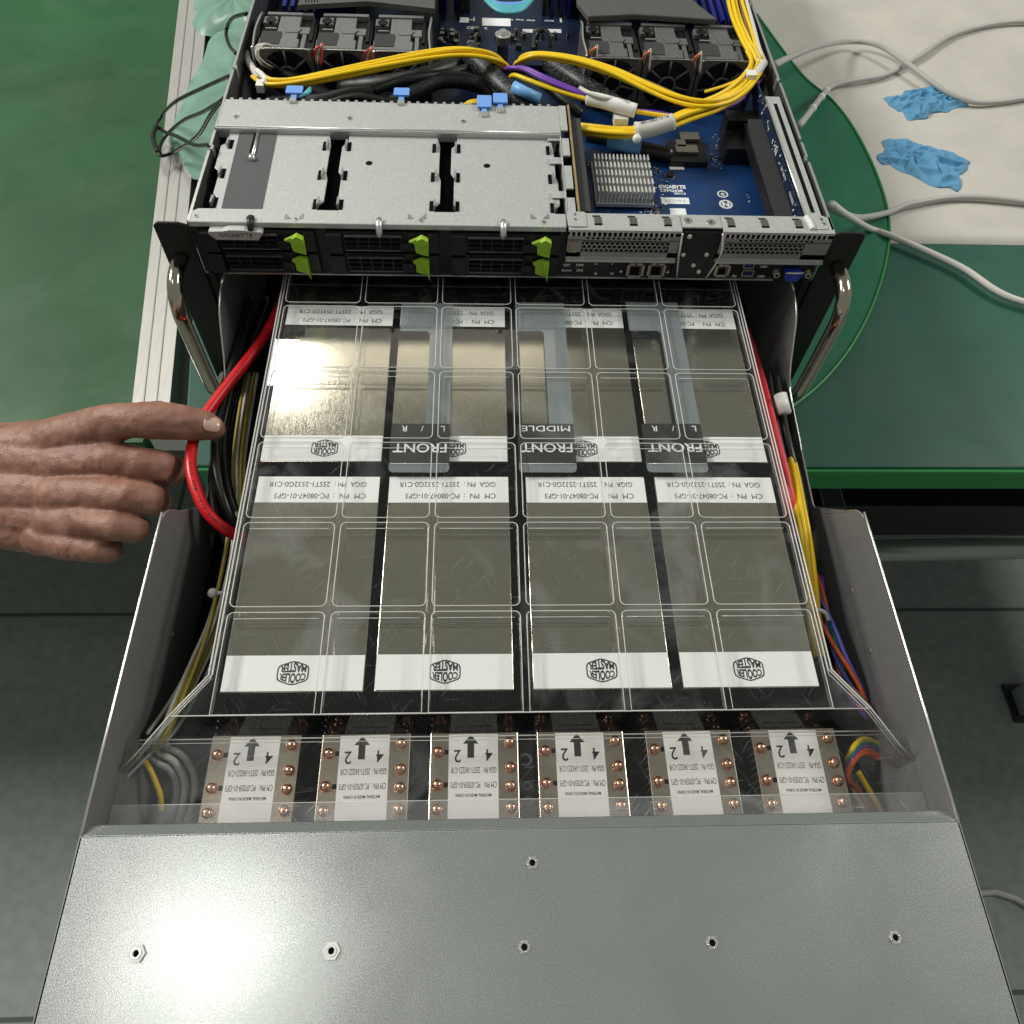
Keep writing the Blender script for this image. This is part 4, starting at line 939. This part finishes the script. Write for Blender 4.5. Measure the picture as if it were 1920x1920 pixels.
tie = MB(); tie.ring(P(1196, 247, 34)-Vector((3, 0, 0)), 5.6, 7.0, 3, 'white_plastic', 20, axis=0); tie.ball(P(1194, 260, 34), 3.4, 'white_plastic', 12, 8); tie.build('cable_tie', t)
pth = Q([(1290, 222, 38), (1330, 205, 36), (1352, 188, 38), (1390, 160, 40), (1418, 128, 38)]); strands(pth, [(0, 0), (3.2, 0)], 1.5, ['yellow', 'purple'], t)
# purple and yellow pair
pth = Q([(945, 138, 28), (950, 131, 36), (962, 127, 42), (985, 130, 44), (1020, 148, 44), (1065, 168, 42), (1105, 183, 40)])
t = cbl('purple_cable_bundle', pth, 'purple and yellow wires ending in a white sleeve and joining the yellow bundle', 'cable bundle')
strands(pth, [(-2.2, 0), (1.2, .8)], 1.6, ['purple'], t)
wire(Q([(955, 146, 30), (965, 141, 38), (990, 150, 40), (1040, 168, 40), (1105, 187, 40)]), 1.9, 'yellow', t)
sl = MB(); q = smooth_path(Q([(1102, 184, 42), (1130, 190, 43), (1160, 199, 43), (1192, 208, 42)]), 6); sl.tube(q, 5.2, 'white_plastic', n=14)
xd = (q[-1]-q[0]).normalized(); yd = Vector((-xd.y, xd.x, 0)).normalized(); n_ = xd.cross(yd); sl.text('CABLE PMB', (q[4]+q[-1])/2+n_*5.5, 4.6, 'grey_ink', xd, yd, fit=20, bold=.02)
a = P(1162, 218, 36); sl.box(a.x-5, a.x+6, a.y-7, a.y+3, 32, 38, 'white_plastic'); sl.build('sleeve', t)
wire(Q([(1192, 207, 42), (1230, 211, 40), (1275, 218, 38), (1330, 213, 36), (1385, 190, 34), (1428, 150, 34)]), 1.5, 'purple', t); wire(Q([(1192, 209, 42), (1230, 215, 40), (1275, 221, 38)]), 1.7, 'yellow', t)
wire(Q([(1088, 165, 44), (1100, 172, 48), (1130, 183, 48), (1160, 187, 46)]), 1.6, 'light_wire', t)
# upper right wires along the wall
t = cbl('wall_cable_bundle', Q([(1424, 130, 38)]), 'yellow, grey and brown wires tied against the right wall', 'cable bundle')
pth = Q([(1434, 150, 24), (1427, 128, 36), (1416, 100, 42), (1406, 60, 44), (1395, 20, 44), (1382, -30, 44)])
strands(pth, [(-4, 0), (-1, 1.5), (2, .5), (4.6, 0)], 1.5, ['yellow_dull', 'brown_wire', 'yellow', 'light_wire'], t, twist=1.5)
wire(Q([(1300, 196, 44), (1350, 176, 44), (1388, 148, 46), (1408, 118, 46), (1400, 95, 44)]), 1.5, 'yellow', t); wire(Q([(1322, 172, 46), (1360, 160, 46), (1385, 148, 44), (1405, 125, 44)]), 1.1, 'yellow', t)
MB().tube(smooth_path(Q([(1432, 118, 44), (1424, 130, 44), (1412, 145, 42)])), 3.4, 'light_wire').build('tape_wrap', t)
a = P(1406, 145, 44); MB().box(a.x-4, a.x+4, a.y-4, a.y+4, 42, 48, 'white_plastic').build('cable_tie', t)
t = cbl('thin_wire_bundle', Q([(1430, 210, 30)]), 'short twist of pink and grey thin wires beside the right wall', 'wires')
for k in range(7): wire(Q([(1440+k*1.6, 188+k*1.2, 40), (1436+k, 200, 42), (1428+k*1.4, 212-k, 34), (1420+k*2, 222, 20)]), .55, ['grey_wire', 'pink_red', 'light_wire', 'black_wire'][k % 4], t)
# fan leads
for k, (px, py, lb) in enumerate(((597, 92, 'red and grey lead hanging in front of the left bank, nearer the wall'), (690, 98, 'red and grey lead hanging in front of the left bank, nearer the middle'), (1212, 103, 'orange and pale lead hanging in front of the right bank, left one'), (1307, 108, 'orange and pale lead hanging in front of the right bank, right one'), (1112, 96, 'pale lead at the left corner of the right fan bank'))):
    t = cbl('fan_lead', Q([(px, py, 44)]), 'thin '+lb, 'wire')
    for j in range(5):
        mt = (['red_wire', 'grey_wire', 'light_wire', 'brown_wire', 'pink_red'] if k < 2 else ['orange', 'light_wire', 'copper', 'brown_wire', 'light_wire'])[j]
        wire(Q([(px+9-j, py-8, 45), (px+3+j*1.2, py-6-j, 49), (px-5+j*3, py+2, 46), (px-7+j*3.2, py+18+j*2, 36), (px-2+j*1.5, py+34, 26)]), .75, mt, t)
# braided sleeves and black looms inside the upper server
for nm, pts, r, mt, lb in (
    ('braided_cable', [(880, 100, 30), (915, 135, 30), (945, 165, 30), (985, 195, 26), (1010, 215, 16)], 8.5, 'braid', 'thick black braided cable running down beside the purple wires'),
    ('braided_cable', [(1030, 118, 18), (1080, 150, 22), (1120, 175, 20), (1180, 215, 14)], 7.5, 'braid', 'braided cable passing under the white sleeve'),
    ('black_loom', [(640, 165, 14), (720, 158, 24), (790, 145, 28), (860, 120, 22), (890, 100, 14)], 7.5, 'braid_dim', 'black cable loom arching below the yellow wires'),
    ('black_loom', [(680, 215, 14), (760, 180, 26), (830, 150, 30), (900, 160, 24), (930, 190, 14)], 6.5, 'braid_dim', 'black cable loop crossing in the middle of the server'),
    ('black_loom', [(480, 120, 20), (550, 145, 22), (600, 175, 18), (700, 200, 14)], 5, 'loom', 'thin black loom behind the left end of the crossbar'),
    ('black_loom', [(500, 195, 14), (600, 190, 20), (680, 175, 22), (760, 195, 12)], 6, 'braid_dim', 'black loom lying along the back of the crossbar'),
    ('black_loom', [(1100, 255, 8), (1150, 262, 10), (1190, 275, 12), (1260, 292, 12)], 5.5, 'black_wire', 'black flat cable lead entering the connector on the blue board'),
    ('black_loom', [(700, 170, 30), (760, 150, 36), (820, 140, 34), (870, 130, 28), (895, 115, 20)], 3.6, 'braid_dim', 'thinner braided loom just below the left yellow bundle'),
    ('black_loom', [(600, 200, 24), (660, 182, 32), (720, 190, 28), (800, 205, 18)], 3.4, 'black_wire', 'slim black cable curving between the two left release tabs'),
    ('black_loom', [(1010, 150, 20), (1060, 190, 18), (1090, 215, 12)], 4.2, 'braid_dim', 'short braided loom running towards the left riser'),
    ('black_loom', [(1050, 110, 18), (1120, 122, 26), (1200, 150, 28), (1280, 185, 24)], 2.2, 'brown_wire', 'dark brown wire following the right yellow bundle')):
    tag(MB().tube(smooth_path(Q(pts)), r, mt, n=14).build(nm), lb, 'cable')
tag(MB().tube([P(1140, 268, 14)+Vector((0, 0, 1)), P(1165, 271, 15)+Vector((0, 0, 1)), P(1202, 277, 15)+Vector((0, 0, 1))], 6.2, 'tape_blue', n=14).build('tape_wrap'), 'light blue tape wrapped round the cable on the blue board', 'tape')
tag(MB().tube([P(962, 162, 40), P(985, 174, 38), P(1012, 186, 34)], 4.4, 'tape_blue', n=12).build('tape_wrap'), 'blue tape wrapped round the cable below the purple wires', 'tape')
tag(MB().tube(smooth_path(Q([(1000, 92, 30), (1003, 66, 34), (1018, 56, 36), (1030, 66, 34), (1032, 90, 26)])), 2.0, 'black_wire').build('wire_loop'), 'thin black wire loop standing on the main board', 'wire')
t = cbl('cyan_cable_bundle', Q([(960, 20, 30)]), 'coil of light blue wires hanging at the top centre', 'cable bundle')
for k in range(9): wire(Q([(905-k*2, -25, 40), (925, 2+k*1.6, 40), (955, 7+k*2.2, 40), (985, 2+k*1.6, 40), (1000+k*2, -25, 40)]), 1.5, 'cyan_wire' if k > 1 else 'tab_blue', t)
# blue release tabs behind the crossbar
for (px, py, w_, h_, lb) in ((552, 168, 34, 20, 'light blue release tab behind the left end of the crossbar'), (753, 172, 32, 20, 'light blue release tab behind the middle of the crossbar'), (908, 190, 30, 32, 'taller blue release tab behind the crossbar, left of the pair'), (938, 184, 30, 26, 'blue release tab behind the crossbar, right of the pair')):
    p = P(px, py, 46); w2 = w_/2/2.7; h2 = h_/2.1/2
    t = thing('release_tab', (p.x, p.y, 30), lb, 'release tab', 'blue release tabs behind the crossbar'); mb = MB()
    mb.prism(rrect(p.x-w2, p.x+w2, p.y-h2, p.y+h2, 1), 45, 46.4, 'tab_blue'); mb.box(p.x-2, p.x+2, p.y-h2-7, p.y-h2-.05, 43.6, 45, 'tab_blue'); mb.build('tab', t)
    c = MB(); c.box(p.x-6, p.x+6, p.y-h2-9, p.y-h2+1, 30, 42, 'black_plastic'); c.box(p.x-2.6, p.x+2.6, p.y-h2-9, p.y-h2-5, 42, 45.4, 'zinc_bright'); c.build('connector', t)
t = cbl('blue_clip_wires', Q([(570, 172, 42)]), 'light blue strands beside the left release tab', 'wires')
for k in range(4): wire(Q([(556+k*3, 190, 36), (566+k*3, 180-k, 44), (582, 165+k*2, 44)]), 1.1, 'cyan_wire', t)
t = cbl('yellow_wire_pair', Q([(880, 200, 30)]), 'short yellow wires curving into the crossbar near the blue tabs', 'wires')
for k in range(3): wire(Q([(866+k*4, 208, 30), (870+k*4, 198, 38), (882+k*2, 190+k*2, 40), (900, 188+k*2, 34)]), 1.2, 'yellow', t)
# black cable looped at the far left
zl = ZT+16
t = cbl('black_cable_coil', Q([(300, 260, zl)]), 'thin black cable looped over the aluminium rail at left', 'cable')
wire(Q([(436, 140, 10), (380, 165, -30), (330, 190, -70), (305, 215, zl), (290, 245, zl), (292, 275, zl), (302, 292, zl), (330, 283, zl), (370, 255, -60), (395, 215, -10), (418, 185, 20)]), 1.7, 'black_wire', t)
wire(Q([(420, 186, 15), (380, 210, -40), (345, 225, -80), (315, 250, zl), (300, 275, zl), (302, 292, zl-2)]), 1.7, 'black_wire', t)
wire(Q([(395, 272, 10), (365, 272, -40), (330, 255, -90), (312, 249, zl), (295, 240, zl), (286, 262, zl), (300, 290, zl)]), 2.0, 'black_wire', t)
wire(Q([(462, 25, 20), (435, 35, -10), (424, 60, -30), (430, 85, -20), (442, 100, 10)]), 1.7, 'black_wire', t)
for k in range(3): MB().tube(smooth_path(Q([(292+k, 236, zl+k), (286+k, 258, zl+2), (294+k, 284, zl+k)])), 1.8, 'black_wire').build('wire', t)
# grey network cable at right
for pts, lb in (([(1452, 122, 20), (1480, 108, -40), (1530, 88, -90), (1590, 78, ZT+14), (1645, 84, ZT+14), (1700, 118, ZT+12), (1790, 180, ZT+8), (1880, 190, ZT+5), (2080, 150, ZT+5)], 'grey network cable arching over the pale plastic sheet at upper right'),
                ([(1498, 236, 0), (1515, 215, -50), (1540, 182, -90), (1562, 160, ZT+10), (1610, 150, ZT+6), (1660, 140, ZT+5), (1720, 108, ZT+5), (1800, 60, ZT+5), (1930, 40, ZT+5), (2080, 70, ZT+5)], 'grey network cable with white ties crossing the mat rim'),
                ([(1556, 386, 20), (1575, 398, -40), (1610, 408, -100), (1660, 400, ZT+8), (1720, 380, ZT+6), (1840, 370, ZT+5), (2080, 400, ZT+5)], 'pale grey cable running right from the corner of the server'),
                ([(1560, 384, 20), (1590, 405, -60), (1630, 428, ZT+9), (1680, 446, ZT+7), (1800, 500, ZT+6), (1900, 560, ZT+6), (2080, 600, ZT+6)], 'pale grey cable dropping over the mat to the right')):
    q = Q(pts); t = cbl('network_cable', q, lb); wire(q, 3.2, 'grey_wire' if 'dropping' not in lb else 'light_wire', t, 'jacket')
    if 'ties' in lb:
        for f_ in (.16, .22, .28): sp = smooth_path(q); a = sp[int(f_*len(sp))]; MB().ball(a, 4.0, 'white_plastic', 12, 8).build('tie', t)
CAM_SCALE = True
# left loom in the tray
r5 = [(548, 480, -70), (536, 540, -66), (520, 585, -62), (490, 640, -58), (452, 690, -54), (405, 750, -50), (372, 800, -48), (358, 850, -48), (362, 900, -50), (385, 955, -56), (420, 990, -64), (452, 1008, -74), (500, 1022, -90)]
q = Q(r5); t = cbl('red_power_cable', q, 'thick glossy red power cable pinched in the hand at left'); wire(q, 3.9, 'red_wire', t, 'insulation', n=14)
sp = smooth_path(q); pr = MB()
for k, s_ in enumerate('E225 AWM 1015 8AWG VW-1'):
    if s_ == ' ': continue
    i = 60+k; i = min(i, len(sp)-2)
    a = sp[i]; d_ = (sp[i+1]-sp[i-1]).normalized(); n_ = (Vector(CAM)-a); n_ = (n_-d_*n_.dot(d_)).normalized(); y_ = n_.cross(d_)
    pr.text(s_, a+n_*3.92, 2.6, 'ink', d_, y_, bold=.01)
pr.build('cable_print', t)
for j, (pts, lb) in enumerate((([(470, 560, -70), (452, 640, -66), (428, 720, -60), (410, 790, -58), (404, 850, -58), (412, 910, -62), (432, 970, -72), (460, 1010, -86)], 'black power cable just right of the red one, nearer the hand'),
                    ([(500, 560, -80), (470, 640, -76), (442, 720, -70), (424, 800, -68), (420, 860, -68), (430, 930, -72), (450, 985, -84)], 'black power cable beside the shroud at left, behind its twin'),
                    ([(430, 700, -60), (432, 730, -62), (420, 790, -64), (398, 880, -70), (404, 960, -78), (424, 1020, -90)], 'slim black cable touching the left tray wall'))):
    q = Q(pts); t = cbl('black_power_cable', q, lb); wire(q, 3.7 if j < 2 else 2.6, 'black_wire', t, 'insulation', n=12)
pth = Q([(472, 700, -84), (458, 780, -82), (448, 860, -80), (446, 940, -78), (438, 1010, -78), (428, 1070, -76), (414, 1130, -72), (398, 1180, -68), (372, 1240, -64), (340, 1310, -60), (310, 1372, -58), (295, 1400, -62)])
t = cbl('left_wire_bundle', pth, 'bundle of dull yellow and grey wires along the left edge of the shroud', 'cable bundle')
strands(pth, [(-4.5, 0), (-1.6, 1.5), (1.4, 1.0), (4.2, 0), (-3, -2.6), (2.6, -2.6)], 1.25, ['grey_wire', 'yellow_dull', 'light_wire', 'yellow_dull', 'yellow', 'grey_wire'], t, twist=2.2)
pth = Q([(412, 1150, -74), (385, 1215, -70), (350, 1290, -66), (315, 1350, -62), (290, 1385, -60)])
strands(pth, [(-7, 0), (-4, 0), (5, 0)], 1.2, ['grey_wire', 'light_wire'], t)
tm = MB(); a = P(428, 1112, -60); b = P(399, 1112, -58); tm.tube([a, b], 1.3, 'white_plastic'); tm.ball(b, 3.2, 'white_plastic', 14, 9); tm.build('cable_tie', t)
pth = Q([(293, 1392, -62), (300, 1412, -70), (330, 1430, -78), (348, 1465, -84), (345, 1510, -88), (335, 1545, -92)])
t = cbl('grey_cable_bundle', pth, 'pale grey cables curling down at the front left of the tray', 'cable bundle')
strands(pth, [(-5, 0), (0, 1), (5, 0)], 2.1, ['grey_wire', 'light_wire', 'grey_wire'], t)
wire(Q([(270, 1425, -64), (285, 1450, -66), (300, 1490, -72), (302, 1520, -80)]), 1.6, 'yellow', t)
wire(Q([(292, 1405, -62), (270, 1425, -60), (240, 1455, -58), (200, 1490, -58)]), .8, 'light_wire', t)
# right loom
t = cbl('right_cable_bundle', Q([(1440, 760, -60)]), 'loom of red, yellow and black cables along the right edge of the shroud', 'cable bundle')
strands(Q([(1395, 620, -84), (1420, 700, -66), (1436, 760, -56), (1452, 830, -54), (1466, 890, -56), (1478, 950, -62), (1490, 1010, -76)]), [(-3, 0), (1.6, .6)], 2.8, ['pink_red', 'red_wire'], t)
strands(Q([(1470, 820, -70), (1486, 880, -64), (1500, 950, -60), (1512, 1020, -60), (1520, 1100, -60), (1526, 1170, -64), (1536, 1230, -74)]), [(-3.2, 0), (0, 1.2), (3, 0)], 1.9, ['yellow'], t)
strands(Q([(1448, 700, -70), (1462, 780, -64), (1478, 850, -64), (1492, 900, -72), (1506, 980, -84)]), [(-2, 0), (4.6, 0)], 3.4, ['black_wire'], t)
MB().tube(Q([(1463, 740, -52), (1472, 775, -56)]), 4.8, 'white_plastic', n=14).build('white_tape', t)
pth = Q([(1524, 1080, -80), (1540, 1130, -74), (1552, 1180, -70), (1566, 1230, -68), (1582, 1265, -68), (1604, 1300, -70), (1625, 1345, -74)])
t = cbl('coloured_wire_bundle', pth, 'twisted orange, green, blue and purple wires beside the right wall', 'cable bundle')
strands(pth, [(-6, 0), (-2, 2), (2, 2), (6, 0), (-4, -3), (3.4, -3), (0, 0)], 1.35, ['purple', 'orange', 'green_wire', 'blue_wire', 'brown_wire', 'orange', 'blue_wire'], t, twist=4.5)
a = MB(); a.tube(smooth_path(Q([(1524, 1146, -58), (1536, 1144, -56), (1548, 1150, -58), (1553, 1162, -62)])), 1.3, 'white_plastic'); a.build('cable_tie', t)
t = cbl('coloured_wire_bundle', Q([(1600, 1400, -70)]), 'green, purple and orange wires looping beside the rightmost small heatsink', 'cable bundle')
for k, (mt, off) in enumerate((('yellow', -6), ('green_wire', 0), ('purple', 8), ('orange', 14), ('orange', 20))):
    wire(Q([(1650, 1404+off, -84), (1622, 1392+off, -76), (1600, 1408+off, -72), (1590, 1440+off, -74), (1600+k*2, 1480, -82), (1624+k*3, 1525, -94)]), 1.8, mt, t)
wire(Q([(1608, 1446, -76), (1634, 1490, -82), (1655, 1530, -92)]), 1.9, 'yellow', t); wire(Q([(1600, 1450, -80), (1612, 1490, -86), (1632, 1530, -94)]), 1.9, 'green_wire', t)
for k in range(4): wire(Q([(1640+k*6, 1395, -86), (1652+k*5, 1430, -92), (1655+k*6, 1470, -100), (1665+k*4, 1520, -104)]), 2.2, 'black_wire', t)
CAM_SCALE = True
# ------------------------------------------------------------------ hand
def capsule(mb, pts, rs):
    for i in range(len(pts)-1):
        a, b = Vector(pts[i]), Vector(pts[i+1]); d = (b-a).length; n = max(2, int(d/2.0))
        for k in range(n+1):
            t = k/n; c = a.lerp(b, t); r = rs[i]*(1-t)+rs[i+1]*t; mb.ball(c, r, 'skin', 16, 10)
def remeshed(mb, name, parent, voxel, its):
    o = mb.build(name, parent)
    r = o.modifiers.new('r', 'REMESH'); r.mode = 'VOXEL'; r.voxel_size = voxel*S; r.use_smooth_shade = True
    s = o.modifiers.new('s', 'SMOOTH'); s.factor = .6; s.iterations = its
    dg = bpy.context.evaluated_depsgraph_get(); me = bpy.data.meshes.new_from_object(o.evaluated_get(dg)); o.modifiers.clear(); o.data = me
    me.materials.clear(); me.materials.append(M['skin']); me.polygons.foreach_set('use_smooth', [True]*len(me.polygons)); return o
per = thing('person', P(180, 900, -60), 'bare hand reaching in from the left, thumb and fingers pinching the red cable', 'person')
hb = MB()
th = Q([(70, 838, -62), (150, 812, -48), (205, 794, -35), (250, 788, -30), (300, 788, -31), (345, 792, -34), (382, 798, -38), (398, 803, -40)])
capsule(hb, th, [17, 15.5, 13.2, 12.0, 13.0, 12.2, 10.4, 8.6])
# four fingers folded back under the palm: only their middle joints face the camera
capsule(hb, Q([(120, 872, -60), (200, 862, -50), (262, 868, -50), (300, 874, -54), (322, 880, -64), (322, 888, -82), (300, 893, -96), (262, 893, -100)]), [15, 13, 11.6, 11.2, 10.4, 9.4, 8.4, 7.6])
capsule(hb, Q([(110, 930, -68), (190, 926, -58), (240, 930, -56), (276, 935, -60), (294, 938, -70), (292, 944, -88), (270, 948, -100)]), [15, 12.6, 11.2, 10.8, 9.8, 8.8, 7.8])
capsule(hb, Q([(100, 975, -78), (165, 980, -68), (215, 986, -65), (246, 989, -70), (258, 990, -80), (254, 996, -96), (232, 1000, -106)]), [14, 11.8, 10.4, 9.8, 9.0, 8.0, 7.2])
capsule(hb, Q([(80, 1010, -88), (140, 1024, -80), (182, 1030, -78), (206, 1030, -84), (210, 1032, -96), (196, 1036, -108)]), [12.5, 10.2, 9.0, 8.6, 7.8, 7])
# back of the hand, wrist and forearm
capsule(hb, Q([(120, 868, -66), (20, 870, -76), (-90, 900, -78)]), [20, 24, 21]); capsule(hb, Q([(115, 925, -74), (10, 925, -84), (-90, 930, -82)]), [18, 23, 21])
capsule(hb, Q([(105, 972, -84), (20, 965, -90), (-90, 950, -84)]), [16, 20, 20]); capsule(hb, Q([(85, 1005, -94), (20, 985, -94)]), [13, 18]); capsule(hb, Q([(90, 836, -64), (0, 850, -72)]), [19, 21])
capsule(hb, Q([(-90, 905, -80), (-260, 960, -66), (-420, 1010, -56)]), [22, 27, 32]); capsule(hb, Q([(-90, 940, -84), (-260, 985, -70), (-420, 1030, -58)]), [21, 26, 31])
# skin folds over the joints: shallow raised pads either side of each crease
for px, py, z in ((300, 779, -19), (306, 800, -19), (240, 860, -40), (236, 922, -47)):
    pass
hand = remeshed(hb, 'hand', per, 1.0, 6)
# thumbnail at the tip, turned towards the camera
nd = (th[-1]-th[-3]).normalized(); upv = (Vector(CAM)-th[-1]).normalized(); nrm = (upv-nd*upv.dot(nd)).normalized(); lat = nd.cross(nrm)
nside = (nrm*.93+lat*-.37).normalized(); lat = nd.cross(nside)
nl = MB(); vs = []; fs = []; cen = th[-1]
for i in range(11):
    for j in range(9):
        u = (i/10-.5)*2; v = j/8*2-1; wd = math.sqrt(max(.05, 1-abs(v)**4*.75)); a = u*.66*wd; al = v*5.4+.2
        rr = (8.6-.26*min(al, 0) if al < 0 else math.sqrt(max(4, 8.6**2-al*al*.8)))+.5
        vs.append(cen+nd*al+lat*(math.sin(a)*rr)+nside*(math.cos(a)*rr))
for i in range(10):
    for j in range(8): fs.append((i*9+j, (i+1)*9+j, (i+1)*9+j+1, i*9+j+1))
nl.add(vs, fs, 'nail', True); n_o = nl.build('nail', per); so = n_o.modifiers.new('t', 'SOLIDIFY'); so.thickness = .0006
from mathutils import noise
nrms = [vv.normal.copy() for vv in hand.data.vertices]
for vv, vn in zip(hand.data.vertices, nrms):                                    # flesh is never a perfect tube
    q_ = vv.co/S; f_ = noise.noise(q_*.075)*.9+noise.noise(q_*.19)*.45
    cr = abs(math.sin(q_.x*.55+noise.noise(q_*.1)*2.0)); f_ -= .55*max(0, 1-cr*5)*max(0, noise.noise(q_*.05+Vector((7, 3, 1)))*2+.35)
    vv.co += vn*f_*S
sv = MB(); sv.tube(smooth_path(Q([(-330, 985, -66), (-420, 1020, -58), (-700, 1120, -30)])), 44, 'sleeve', n=28); sv.build('sleeve', per)
